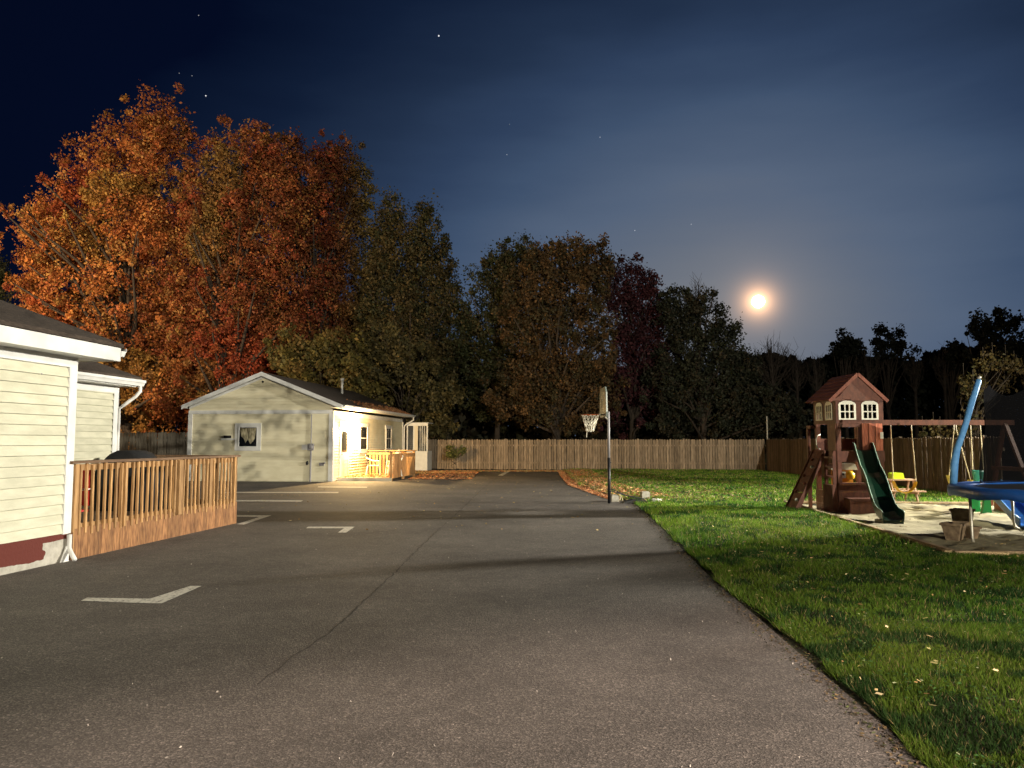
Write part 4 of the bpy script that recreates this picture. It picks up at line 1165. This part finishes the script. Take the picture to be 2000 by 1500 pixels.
# picnic table with a lime toy box
PT = thing('picnic_table', 'childs wooden picnic table on the grass behind the swing', 'picnic table', (9.66, 19.35, 0), -.09)
for i in range(4): P(MB().box(-.36, .36, -.21 + i * .107, -.11 + i * .107, .59, .625), 'table_board', 'tabwood', PT)
for s, (a, b) in ((-1, (-.50, -.34)), (1, (.34, .50))): P(MB().box(-.40, .46, a, b, .33, .36), 'bench_board', 'tabwood', PT)
for u in (-.26, .28):
    P(MB().box(u - .015, u + .015, -.48, .48, .27, .33), 'bench_support', 'tabwood', PT)
    P(MB().bar((u + .03, -.12, .59), (u + .03, -.42, 0), .07, .03, (1, 0, 0)), 'leg', 'tabwood', PT)
    P(MB().bar((u + .03, .12, .59), (u + .03, .42, 0), .07, .03, (1, 0, 0)), 'leg', 'tabwood', PT)
mb = MB(); mb.prism([(-.15, 0), (.16, 0), (.13, .15), (-.02, .16), (-.14, .14)], .22, 'y', -.05)
P(mb, 'toy_box', 'lime', None, loc=(9.62, 19.3, .626), label='bright lime plastic box on the picnic table', cat='toy box')

# toddler climber with the blue slide
TC = thing('toddler_slide', 'green toddler climber with a bright blue slide beneath the trampoline edge', 'toddler slide', (9.95, 16.3, .03), 0)
P(MB().prism([(-.13, 0), (.08, 0), (.06, .30), (.12, .62), (-.10, .62), (-.06, .30)], .08, 'y', -.1), 'side_panel', 'green', TC)
P(MB().prism([(-.10, 0), (.09, 0), (.08, .62), (-.09, .62)], .06, 'y', .30), 'side_panel', 'green', TC)
P(MB().box(-.10, .12, .0, .3, .46, .50), 'step', 'green', TC)
a, b = Vector((.05, -.15, .62)), Vector((-.86, -2.75, .10)); w_ = Vector((.17, -.06, 0))
pts = [a, a.lerp(b, .2) + Vector((0, 0, .0)), a.lerp(b, .5) - Vector((0, 0, .02)), a.lerp(b, .85) - Vector((0, 0, .06)), b - Vector((0, 0, .04))]
mb = MB()
for p in pts:
    for s, lf in ((-1, .10), (-1, 0), (1, 0), (1, .10), (1.12, .10), (1.12, -.03), (-1.12, -.03), (-1.12, .10)): mb.v.append(tuple(p + w_ * s + Vector((0, 0, lf))))
for i in range(4):
    for k in range(8): mb.f.append((i * 8 + k, i * 8 + (k + 1) % 8, (i + 1) * 8 + (k + 1) % 8, (i + 1) * 8 + k))
mb.f.append(tuple(range(8))); mb.f.append(tuple(range(32, 40))[::-1])
s_o = P(mb, 'slide', 'blue', TC)
for s in (-1.05, 1.05): P(MB().tube([p + w_ * s + Vector((0, 0, .105)) for p in pts], .016, 6), 'slide_rim', 'blue_hi', s_o, smooth=True)
P(MB().box(-.75, -.45, .1, .6, 0, .22), 'sand_toy', 'redroof', None, loc=(11.2, 16.2, .03), label='dark red box lying in the sand behind the blue slide', cat='box')

# ------------------------------------------------------------------ trampoline
TR = thing('trampoline', 'blue padded trampoline with steel legs and sagging black net at right', 'trampoline', (8.72, 11.62, 0), 0)
R_ = 1.85; PZ = .84; N = 48
def circ(r, z, n=N, a0=0): return [(r * math.cos(a0 + 2 * math.pi * k / n), r * math.sin(a0 + 2 * math.pi * k / n), z) for k in range(n + 1)]
P(MB().tube(circ(R_, PZ - .04), .022, 8, False), 'frame_ring', 'steel', TR, smooth=True)
pd = MB(); rr = random.Random(7); prof = [(R_ - .30, PZ + .015), (R_ - .15, PZ + .035), (R_ + .02, PZ + .03), (R_ + .05, PZ - .0), (R_ + .055, PZ - .12), (R_ + .04, PZ - .125), (R_ + .02, PZ - .02), (R_ - .28, PZ - .005)]
for k in range(N):
    t_ = 2 * math.pi * k / N; wv = .015 * math.sin(k * 1.7) + .012 * rr.uniform(-1, 1)
    for j, (r0, z) in enumerate(prof):
        pd.v.append((r0 * math.cos(t_), r0 * math.sin(t_), z + (wv if j in (4, 5) else wv * .3)))
for k in range(N):
    for j in range(8): pd.f.append((k * 8 + j, k * 8 + (j + 1) % 8, ((k + 1) % N) * 8 + (j + 1) % 8, ((k + 1) % N) * 8 + j))
P(pd, 'spring_pad', 'pad', TR, smooth=True)
P(MB().lathe([(.01, PZ - .03), (R_ - .27, PZ - .012), (R_ - .27, PZ - .006), (.01, PZ - .02)], 32), 'jumping_mat', 'black', TR)
# paired W legs, placed where the photo shows them
for (px, py) in ((1925, 1066), (1967, 1036), (1862, 1006), (1884, 1003)):
    g = gr(px, py) - Vector((8.72, 11.62, 0)); a = math.atan2(g.y, g.x); rr_ = min(R_, 1.84)
    top = Vector((rr_ * math.cos(a), rr_ * math.sin(a), PZ - .05))
    ft = Vector((rr_ * math.cos(a), rr_ * math.sin(a), .02))
    pts = [top, ft + Vector((0, 0, .16)), ft + Vector((.02, -.02, .06)), ft + Vector((.09, -.07, .0))] if px == 1967 else [top, ft + Vector((.01, 0, .1)), ft + Vector((.03, 0, 0))]
    P(MB().tube(pts, .021, 10), 'leg', 'steel', TR, smooth=True)
for a in (-.3, .4, 1.1): P(MB().tube([(1.84 * math.cos(a), 1.84 * math.sin(a), PZ - .05), (1.84 * math.cos(a), 1.84 * math.sin(a), 0)], .021, 10), 'leg', 'steel', TR, smooth=True)
# the bent, foam wrapped pole
O = Vector((8.72, 11.62, 0)); YP = 12.55
pp = [at(1862, 948, YP) - O, at(1864, 905, YP) - O, at(1869, 878, YP) - O, at(1886, 828, YP) - O, at(1898, 785, YP) - O, at(1912, 742, YP) - O]
P(MB().tube(pp, [.056, .060, .052, .048, .050, .045], 12), 'padded_pole', 'foam', TR, smooth=True)
P(MB().sphere(tuple(pp[-1] + Vector((.005, 0, .03))), .035, 8, 6), 'pole_cap', 'steel', TR)
for a in (-.2, .62, 1.35):
    P(MB().tube([(1.86 * math.cos(a), 1.86 * math.sin(a), PZ), (1.80 * math.cos(a), 1.80 * math.sin(a), 2.55)], .035, 8), 'net_pole', 'black', TR, smooth=True)
# net: a draped sheet round the far side
nt = MB(); angs = np.linspace(math.radians(128), math.radians(-70), 34); H_ = 9
for k, a in enumerate(angs):
    for j in range(H_):
        f_ = j / (H_ - 1); ed = max(0, 1 - k / 5)
        rad_ = 1.62 - .25 * ed * (0.3 + f_ * .6) + .03 * math.sin(k * 1.9 + j); top = 2.42 + .10 * math.sin(k * .9) - .05 * ed
        nt.v.append((rad_ * math.cos(a), rad_ * math.sin(a), PZ + .02 + (top - PZ) * f_))
for k in range(33):
    for j in range(H_ - 1): nt.f.append((k * H_ + j, (k + 1) * H_ + j, (k + 1) * H_ + j + 1, k * H_ + j + 1))
P(nt, 'safety_net', 'net', TR, smooth=True)


# ------------------------------------------------------------------ planters, timbers
def pot(loc, w0, w1, h, rz, label):
    t = thing('planter', label, 'planter', loc, rz, 'square planters on the sand')
    m_ = MB(); t_ = .025
    def ring(w, z): return [(-w, -w, z), (w, -w, z), (w, w, z), (-w, w, z)]
    V_ = ring(w0, 0) + ring(w1, h) + ring(w1 - t_, h) + ring(w0 - t_, .05); F = []
    for i in range(3):
        for k in range(4): F.append((i * 4 + k, i * 4 + (k + 1) % 4, (i + 1) * 4 + (k + 1) % 4, (i + 1) * 4 + k))
    F += [(0, 3, 2, 1), (12, 13, 14, 15)]; m_.add(V_, F); P(m_, 'body', 'pot', t)
    w = w1 + .012; mr_ = MB()
    for (a0, a1, b0, b1) in ((-w, w, -w, -w + .045), (-w, w, w - .045, w), (-w, -w + .045, -w + .045, w - .045), (w - .045, w, -w + .045, w - .045)):
        mr_.box(a0, a1, b0, b1, h - .03, h + .008)
    P(mr_, 'rim', 'pot', t)


pot(at(1881, 1040, 12.55).xyz * 1 - Vector((0, 0, at(1881, 1040, 12.55).z - .03)), .085, .135, .43, .72, 'tall square planter standing at the back of the group')
pot(Vector((6.80, 11.95, .03)), .085, .14, .27, .70, 'low square planter in front at left of the group')
pot(Vector((7.16, 12.1, .03)), .05, .085, .20, .3, 'small narrow planter at right of the group')


def timber(u0, v0, u1, v1, label, w=.12, h=.11, z=.0, mt='timber'):
    a, b = yard(u0, v0), yard(u1, v1); d = b - a; L_ = d.length
    mb = MB().prism([(-w / 2, 0), (w / 2, 0), (w / 2, h * .7), (w / 2 - .02, h), (-w / 2 + .02, h), (-w / 2, h * .7)], L_ - .02, 'y', .01)
    P(mb, 'landscape_timber', mt, None, loc=a + Vector((0, 0, z)), rot=(0, 0, math.atan2(-d.x, d.y)), label=label, cat='timber', group='timbers edging the sand')


timber(-.06, 0.0, -.06, 2.9, 'edging timber left of the sand nearest the camera')
timber(-.06, 2.9, -.06, 5.8, 'middle edging timber on the left side of the sand')
timber(-.06, 5.8, -.06, 8.7, 'farthest edging timber on the left side of the sand')
timber(-.1, -.03, 2.6, .15, 'front edging timber before the planters')
timber(2.6, .15, 5.3, -.05, 'front edging timber at the right frame edge')
timber(-.0, 8.7, 2.9, 8.7, 'back edging timber behind the play tower')
timber(2.9, 8.7, 5.8, 8.7, 'back edging timber behind the picnic table swing')
timber(5.8, 8.7, 8.7, 8.7, 'back edging timber toward the right fence')
g0, g1 = gr(1843, 1090), gr(1968, 1094)
d = g1 - g0; mb = MB().box(0, d.length, -.06, .06, 0, .045)
P(mb, 'loose_board', mat('sawn_board', (.42, .28, .14), (.55, .40, .22), ns=8, stretch=(.5, 3, 3), rough=.8, bump=.3), None, loc=g0 + Vector((0, 0, .06)), rot=(0, 0, math.atan2(d.y, d.x)),
  label='pale loose board on the grass in front of the sand edging', cat='board')

# ------------------------------------------------------------------ trees
def lobes_world(L, Y, depth=.8):
    out = []
    for (px, py, rx, ry) in L:
        c = at(px, py, Y); k = Y / 1500; out.append((c.x, c.y + 0, c.z, rx * k, rx * k * depth, ry * k))
    return out


def tree(name, label, Y, lobes, palette, n, size, seed, base_px=None, group=None, cat='tree', clump=.9, depth=.8, trunk_r=.3, grad=None,
         limbs=26, bare=0, up=.35, density_gap=.0, trunk_h=None):
    if size == LF: n = int(n * 2.55); lobes = [(a, b, c * 1.05, d * 1.04) for a, b, c, d in lobes]
    rg = np.random.default_rng(seed); W = lobes_world(lobes, Y, depth)
    bx = W[0][0] if base_px is None else at(base_px, 863, Y).x
    t = thing(name, label, cat, (bx, Y, 0), 0, group); off = np.array([bx, Y, 0.0])
    vol = np.array([w[3] * w[5] for w in W]); pr = vol / vol.sum()
    nc = max(10, int(n / 80)); idx = rg.choice(len(W), nc, p=pr); Wn = np.array(W)[idx]
    d = rand_dirs(rg, nc); rad = rg.random(nc) ** .42
    cc = Wn[:, :3] + d * rad[:, None] * Wn[:, 3:6]
    cr_ = clump * rg.uniform(.45, 1.25, nc)
    sp = rg.random(nc) < .16; cc[sp] = Wn[sp, :3] + d[sp] * rg.uniform(.95, 1.28, sp.sum())[:, None] * Wn[sp, 3:6]; cr_[sp] *= .5
    cc[:, 2] = np.maximum(cc[:, 2], .8)
    li = rg.integers(0, nc, n); ld = rand_dirs(rg, n); lr = rg.random(n) ** .45
    pos = cc[li] + ld * (lr * cr_[li])[:, None] * np.array([1, 1, .8]); pos[:, 2] += np.abs(rg.normal(size=n)) * up * cr_[li]
    keep = pos[:, 2] > .3; pos, li = pos[keep], li[keep]; n = len(pos)
    s = size * rg.uniform(.55, 1.25, n); a = rand_dirs(rg, n); b = np.cross(a, rand_dirs(rg, n)); b /= np.linalg.norm(b, axis=1)[:, None]
    pal = np.array(palette, float); ci = rg.integers(0, len(pal), nc)
    col = pal[ci][li].copy(); mixi = rg.random(n) < .3; col[mixi] = pal[rg.integers(0, len(pal), mixi.sum())]
    if grad: col = grad(pos, col, rg)
    col *= rg.uniform(.68, 1.28, n)[:, None] * (1.0 + .25 * rg.normal(size=nc).clip(-1, 1))[li][:, None]
    cards('crown', 'leaf', pos - off, a * s[:, None], b * (s * .62)[:, None], np.clip(col, .002, .9), parent=t)
    # trunk and limbs
    r = random.Random(seed); m_ = MB(); zt = max(w[2] for w in W); zl = trunk_h or min(w[2] + 0 for w in W)
    top = Vector((W[0][0] - bx, 0, zt * .92)); ctrl = [Vector((0, 0, 0)), Vector((r.uniform(-.3, .3), 0, zt * .3)), Vector((top.x * .4 + r.uniform(-.4, .4), .2, zt * .6)), top]
    m_.tube(ctrl, [trunk_r, trunk_r * .75, trunk_r * .45, trunk_r * .08], 8)
    order = np.concatenate([np.argsort(cc[:, 1] + rg.normal(size=nc) * 1.2)[:limbs // 2], rg.permutation(nc)[:limbs // 2]])
    for q in order:
        e = Vector(cc[q] - off); h0 = max(zt * .12, min(e.z * r.uniform(.35, .7), zt * .8)); f_ = h0 / zt
        st = Vector((top.x * .4 * f_, 0, h0)); mid = st.lerp(e, .5) + Vector((r.uniform(-.3, .3), r.uniform(-.3, .3), abs(e.z - h0) * .12))
        rr_ = trunk_r * (.50 - .28 * f_); m_.tube([st, mid, e, e + Vector((0, 0, .6))], [rr_, rr_ * .6, rr_ * .25, .01], 5)
    for q in range(bare):
        pth = cc[r.randrange(nc)] - off; e = Vector(pth); m_.tube([e, e + Vector((r.uniform(-.5, .5), 0, 1.2)), e + Vector((r.uniform(-.9, .9), 0, 2.4))], [.03, .02, .008], 4)
    P(m_, 'trunk', 'bark', t, smooth=True)
    return t


ORANGE = [(.46, .165, .045), (.52, .20, .05), (.40, .125, .035), (.48, .25, .07), (.36, .11, .04)]
RUST = [(.26, .085, .03), (.32, .11, .035), (.21, .07, .028), (.28, .14, .04), (.30, .07, .03)]
REDB = [(.22, .05, .025), (.27, .07, .03), (.18, .05, .02), (.20, .10, .03)]
OLIVE = [(0.156, 0.126, 0.036), (0.192, 0.156, 0.042), (0.12, 0.108, 0.036), (0.216, 0.144, 0.042)]
DKG = [(0.046, 0.056, 0.022), (0.061, 0.067, 0.026), (0.087, 0.067, 0.026), (0.051, 0.051, 0.02)]
BRN = [(0.108, 0.063, 0.027), (0.144, 0.081, 0.032), (0.086, 0.059, 0.027), (0.063, 0.054, 0.025)]
PURP = [(0.084, 0.025, 0.034), (0.112, 0.034, 0.039), (0.062, 0.022, 0.028)]
GREY = [(0.035, 0.043, 0.026), (0.046, 0.051, 0.031), (0.031, 0.035, 0.022), (0.061, 0.051, 0.031)]
BLK = [(.018, .022, .014), (.024, .026, .016), (.015, .018, .012)]


def grad_orange(pos, col, rg):
    # redder and browner to the right and low, yellow-green patches
    x = pos[:, 0]; f = np.clip((x + 27) / 10, 0, 1)[:, None]
    col = col * (1 - f) + f * col * np.array([.62, .58, .8])
    p = vnoise(pos[:, 0] * 1.0, pos[:, 2] * 1.0, .32, 5); k = p > .74
    col[k] = col[k] * .6 + np.array([.30, .24, .05]) * .4
    k = (vnoise(pos[:, 0], pos[:, 2], .4, 9) > .78); col[k] = col[k] * np.array([.95, .68, .8])
    return col


def grad_rust(pos, col, rg):
    d = np.hypot((pos[:, 0] + 18.0) / 2.4, (pos[:, 2] - 6.5) / 2.6); k = d < .75 + .5 * rg.random(len(d))
    col[k] = col[k] * .5 + np.array([.36, .055, .025]) * .5
    k = (vnoise(pos[:, 0], pos[:, 2], .35, 4) > .70) & (pos[:, 0] < -18); col[k] = col[k] * .55 + np.array([.26, .21, .06]) * .45
    return col


def grad_c(pos, col, rg):
    f = np.clip((pos[:, 0] + 12.6) / 2.2, 0, 1)[:, None]; return col * (1 - f) + f * np.array([.15, .115, .035])


LF = .104
tree('maple_tree', 'huge orange maple filling the far left behind the houses', 52,
     [(215, 560, 165, 215), (125, 530, 85, 180), (290, 400, 110, 165), (250, 320, 75, 95), (158, 370, 45, 105), (295, 260, 55, 70), (340, 270, 40, 75), (92, 470, 34, 90),
      (95, 690, 75, 120), (260, 720, 160, 130), (350, 560, 90, 190), (200, 770, 150, 95), (75, 610, 36, 85), (330, 800, 90, 70)],
     ORANGE, 62000, LF, 21, base_px=250, grad=grad_orange, clump=.75, limbs=60, trunk_r=.45, up=.5)
tree('maple_tree', 'rust brown maple with a bright red patch behind the gabled house', 51,
     [(470, 440, 75, 180), (400, 420, 50, 120), (545, 340, 40, 70), (432, 325, 32, 85), (500, 350, 45, 105), (430, 560, 95, 180), (520, 600, 105, 190), (470, 740, 120, 120), (560, 400, 70, 105)],
     RUST, 42000, LF, 22, base_px=440, grad=grad_rust, clump=.75, limbs=60, trunk_r=.4, up=.5)
tree('maple_tree', 'dark red tree with olive right side next to the rust maple', 54,
     [(630, 430, 85, 130), (690, 400, 32, 110), (640, 600, 95, 160), (600, 520, 90, 150), (560, 330, 50, 60), (720, 520, 34, 130), (715, 640, 40, 110), (665, 330, 42, 52), (650, 340, 45, 55), (560, 760, 90, 100)],
     REDB, 32000, LF, 23, base_px=610, grad=grad_c, clump=.75, limbs=40, trunk_r=.35, up=.5)
tree('ash_tree', 'tall dark green tree with twin tops right of the maples', 53,
     [(790, 570, 75, 120), (745, 560, 30, 100), (762, 440, 26, 56), (832, 480, 42, 75), (830, 620, 62, 130), (800, 730, 95, 120), (868, 580, 22, 70), (880, 700, 20, 80)],
     [(.055, .06, .025), (.07, .065, .028), (.10, .075, .03), (.12, .085, .03)], 26000, LF, 24, base_px=800, clump=.8, limbs=40, trunk_r=.3, up=.45)
tree('shrub_tree', 'olive green bushy tree directly behind the small house roof', 46.5,
     [(640, 730, 100, 80), (580, 690, 50, 50), (690, 790, 80, 60)], OLIVE, 14000, .13, 25, base_px=640, clump=.6, trunk_r=.15, limbs=14)
tree('shrub_tree', 'olive brown bushy tree between the small house and fence', 47.5,
     [(780, 750, 90, 90), (850, 800, 60, 60), (740, 700, 50, 70)], [(.10, .085, .03), (.12, .095, .035), (.08, .07, .028)], 12000, .13, 26, base_px=790, clump=.6, trunk_r=.15, limbs=14)
tree('oak_tree', 'dark green tree with gaps left of the brown oak', 53,
     [(975, 525, 34, 55), (955, 610, 60, 85), (1000, 560, 42, 80), (935, 715, 58, 110), (990, 700, 60, 110), (905, 640, 26, 60), (1020, 520, 30, 50)],
     DKG, 15000, LF, 27, base_px=970, clump=.75, limbs=30, trunk_r=.22)
tree('oak_tree', 'broad brown oak behind the basketball net', 49.5,
     [(1100, 560, 72, 80), (1060, 525, 38, 45), (1150, 610, 48, 95), (1080, 690, 100, 110), (1030, 790, 80, 60), (1130, 770, 75, 75), (1180, 740, 36, 60), (1165, 530, 34, 50), (1040, 600, 60, 90), (1120, 510, 40, 36)],
     BRN, 26000, LF, 28, base_px=1090, clump=.7, limbs=40, trunk_r=.3)
tree('plum_tree', 'dark purple red tree right of the brown oak', 54,
     [(1232, 590, 52, 75), (1258, 645, 46, 110), (1200, 565, 28, 50), (1230, 740, 64, 105), (1285, 620, 28, 70), (1290, 720, 50, 100)], PURP, 14000, LF, 29, base_px=1235, clump=.75, limbs=30, trunk_r=.25)
tree('locust_tree', 'dark grey green tree with bare twigs on top near the moon', 52,
     [(1370, 665, 66, 88), (1360, 610, 34, 42), (1325, 640, 40, 65), (1412, 700, 42, 70), (1380, 780, 95, 75), (1465, 800, 60, 65), (1310, 760, 50, 90), (1440, 740, 40, 60), (1320, 600, 26, 40), (1520, 820, 50, 40)],
     GREY, 20000, LF, 30, base_px=1375, clump=.7, limbs=30, trunk_r=.22, bare=0)
tree('pine_tree', 'dark green tree cut by the left frame edge behind the orange maple', 58,
     [(-10, 570, 30, 60), (-20, 680, 50, 90)], DKG, 5000, LF, 31, base_px=-15, clump=.7, limbs=10)


def bare_tree(label, Y, px, ytop, ybot, spread, seed, n=60, base=None):
    r = random.Random(seed); k = Y / 1500; c = at(px, 863, Y); H = at(px, ytop, Y).z; zb_ = at(px, ybot, Y).z
    t = thing('bare_tree', label, 'tree', (c.x, Y, 0)); m_ = MB()
    m_.tube([(0, 0, 0), (0, 0, zb_), (r.uniform(-.3, .3), 0, H * .97)], [.16, .10, .02], 6)
    m2 = MB()
    for i in range(n):
        z0 = zb_ - 1.5 + (H - zb_) * r.random() * .7; a = r.uniform(-1, 1); e = Vector((a * spread * k, r.uniform(-1, 1) * spread * k * .6, min(H, z0 + (H - z0) * r.uniform(.4, 1) * (1.1 - abs(a) * .5))))
        st = Vector((0, 0, z0)); mid = st.lerp(e, .5) + Vector((a * .25, 0, -.15))
        m2.tube([st, mid, e], [.035, .024, .009], 4)
        for j in range(4):
            q = mid.lerp(e, r.random()); m2.tube([q, q + Vector((r.uniform(-.6, .6), r.uniform(-.5, .5), r.uniform(.2, .9)))], [.014, .006], 3)
    P(m_, 'trunk', 'bark', t); P(m2, 'branches', 'bark', t)
    return t


bare_tree('leafless tree rising above the wood right below the moon', 62, 1512, 655, 730, 50, 41, 70)
bare_tree('thin bare twigs standing on top of the locust tree', 52.5, 1368, 545, 610, 26, 42, 34)


for q_, (px_, yt, sp_, nn) in enumerate([(1598, 690, 20, 26), (1700, 676, 26, 40), (1792, 694, 24, 30), (1850, 672, 20, 26), (1560, 684, 22, 30)]):
    bare_tree(['small leafless tree left of the play tower roof on the skyline', 'leafless tree directly above the play tower on the skyline', 'small leafless tree above the swing beam on the skyline',
               'leafless tree beside the low spreading tree on the skyline', 'leafless tree between the moon and the play tower on the skyline'][q_], 63, px_, yt, 735, sp_, 71 + q_, nn)


def wood(name, label, Y0, Y1, pts, pal, n, size, seed, kind='stuff'):
    """a mass of foliage under a skyline given in picture columns"""
    rg = np.random.default_rng(seed); xs = np.array([p[0] for p in pts], float); ys_ = np.array([p[1] for p in pts], float)
    px = rg.uniform(xs[0], xs[-1], n); Y = rg.uniform(Y0, Y1, n); top = np.interp(px, xs, ys_) + 15 * (vnoise(px, Y * 3, .06, seed) - .5) * 2 + 7 * (vnoise(px, Y, .2, seed + 1) - .5)
    X = (px - 1000) / 1500 * Y; zt = CAMH + (863 - top) / 1500 * Y
    z = zt * (1 - rg.random(n) ** 1.6 * .98); k = z > .2; X, Y, z = X[k], Y[k], z[k]; n = len(X)
    a = rand_dirs(rg, n); b = np.cross(a, rand_dirs(rg, n)); s = size * rg.uniform(.5, 1.3, n)
    col = np.array(pal)[rg.integers(0, len(pal), n)] * rg.uniform(.5, 1.4, n)[:, None]
    return cards(name, 'leaf', np.stack([X, Y, z], 1), a * s[:, None], b * (s * .7)[:, None], col, kind=kind, label=label)


wood('far_wood', 'black distant wood along the horizon at right', 66, 78,
     [(1420, 690), (1480, 708), (1560, 700), (1600, 712), (1640, 700), (1700, 702), (1780, 712), (1820, 698), (1880, 690), (1960, 680), (2100, 670), (2250, 690)], BLK, 60000, .32, 51)
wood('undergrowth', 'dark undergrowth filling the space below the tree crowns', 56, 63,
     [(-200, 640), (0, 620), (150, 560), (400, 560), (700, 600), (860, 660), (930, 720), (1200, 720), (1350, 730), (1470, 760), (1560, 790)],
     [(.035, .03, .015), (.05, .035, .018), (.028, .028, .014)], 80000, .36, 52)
for a_ in [('dark small round tree silhouette left of the sparse one on the skyline', 64, [(1655, 668, 30, 18), (1660, 690, 26, 22), (1640, 690, 18, 16)], 1655, 3600, 61),
           ('sparse airy tree silhouette above the play tower on the skyline', 65, [(1738, 662, 34, 24), (1730, 690, 26, 20), (1765, 690, 24, 16)], 1735, 2600, 62),
           ('low dark spreading tree silhouette between the sparse tree and the tall pair', 63, [(1858, 690, 30, 20), (1880, 710, 40, 24)], 1860, 3600, 63),
           ('tall dark double crowned tree silhouette near the right frame edge', 60, [(1912, 645, 24, 34), (1962, 640, 26, 36), (1940, 690, 50, 36)], 1935, 7500, 64),
           ('dark tree silhouette cut by the right frame edge', 60, [(2010, 690, 30, 46), (2050, 700, 50, 50)], 2015, 4000, 65)]:
    tree('skyline_tree', a_[0], a_[1], a_[2], BLK, a_[4], .15, a_[5], base_px=a_[3], group='trees on the right skyline', clump=.55, limbs=22, trunk_r=.18)
tree('sapling', 'sparse young tree with yellow brown leaves behind the right fence', 25.0,
     [(1895, 790, 30, 55), (1860, 835, 38, 22), (1935, 715, 34, 22), (1830, 850, 26, 14), (1975, 735, 26, 40)], [(.10, .075, .025), (.08, .055, .02), (.06, .055, .02)], 1500, .07, 66,
     base_px=1905, clump=.45, limbs=26, trunk_r=.06, up=.2)
rgx = np.random.default_rng(77)
tb = thing('street_tree', 'half bare street tree standing behind the photographer away from the house', 'tree', (4.0, -8.6, 0))
nx_ = 1000; cl_ = (rgx.random((44, 3)) - .5) * np.array([5.2, 2.0, 2.7]) + np.array([-.2, 0, 6.75]); P_ = cl_[rgx.integers(0, 44, nx_)] + rgx.normal(size=(nx_, 3)) * np.array([.24, .24, .16])
a = rand_dirs(rgx, nx_); b_ = np.cross(a, rand_dirs(rgx, nx_)); cards('crown', 'leaf', P_, a * .085, b_ * .075, np.array([.20, .12, .03]) * rgx.uniform(.6, 1.3, nx_)[:, None], parent=tb)
m_ = MB().tube([(-5.4, 0, 0), (-5.4, 0, 3), (-5.2, 0, 7)], [.14, .1, .03], 8)
for k in range(24):
    q = Vector(cl_[k]); a_ = Vector((-5.2, 0, 6.0 + k * .04)); m_.tube([a_, a_.lerp(q, .5) + Vector((0, 0, .2)), q], [.03, .018, .006], 5)
P(m_, 'trunk', 'bark', tb)
rge = np.random.default_rng(91); n = 5200; y = 3.0 + 22 * rge.random(n) ** 1.4; x = edge_x(y) - .05 + .24 * np.abs(rge.normal(size=n)) * rge.choice([-.25, .5, .7], n)
litter('leaf_crumbs', x, y, np.where(x > edge_x(y), lawn_h(x, y) - .01, .003), np.array([[.10, .07, .04], [.05, .04, .025], [.16, .11, .05], [.06, .07, .02]]), .013, 92, 'brown leaf crumbs and soil along the driveway edge')
# weedy shrub against the back fence
tree('shrub', 'small yellow green shrub in front of the back fence', 42.1, [(890, 888, 22, 18), (885, 905, 18, 10)], [(.15, .15, .04), (.11, .12, .035)], 700, .07, 67,
     base_px=890, cat='shrub', clump=.3, limbs=14, trunk_r=.02)
# thin white pole behind the fence
c = at(1499, 863, 44); P(MB().tube([(0, 0, 0), (0, 0, 2.98)], .045, 8).sphere((0, 0, 2.98), .05, 8, 6), 'pole', 'steel', None, loc=(c.x, 44, 0), label='thin pale pole standing behind the back fence', cat='pole')
# branch end reaching in at the top right
# ------------------------------------------------------------------ moon
mp_ = Vector((0, 0, CAMH)) + MOON * 900
P(MB().sphere((0, 0, 0), 7.0, 24, 16), 'moon', 'moon', None, loc=mp_, smooth=True, label='bright full moon low over the dark tree line', cat='moon')
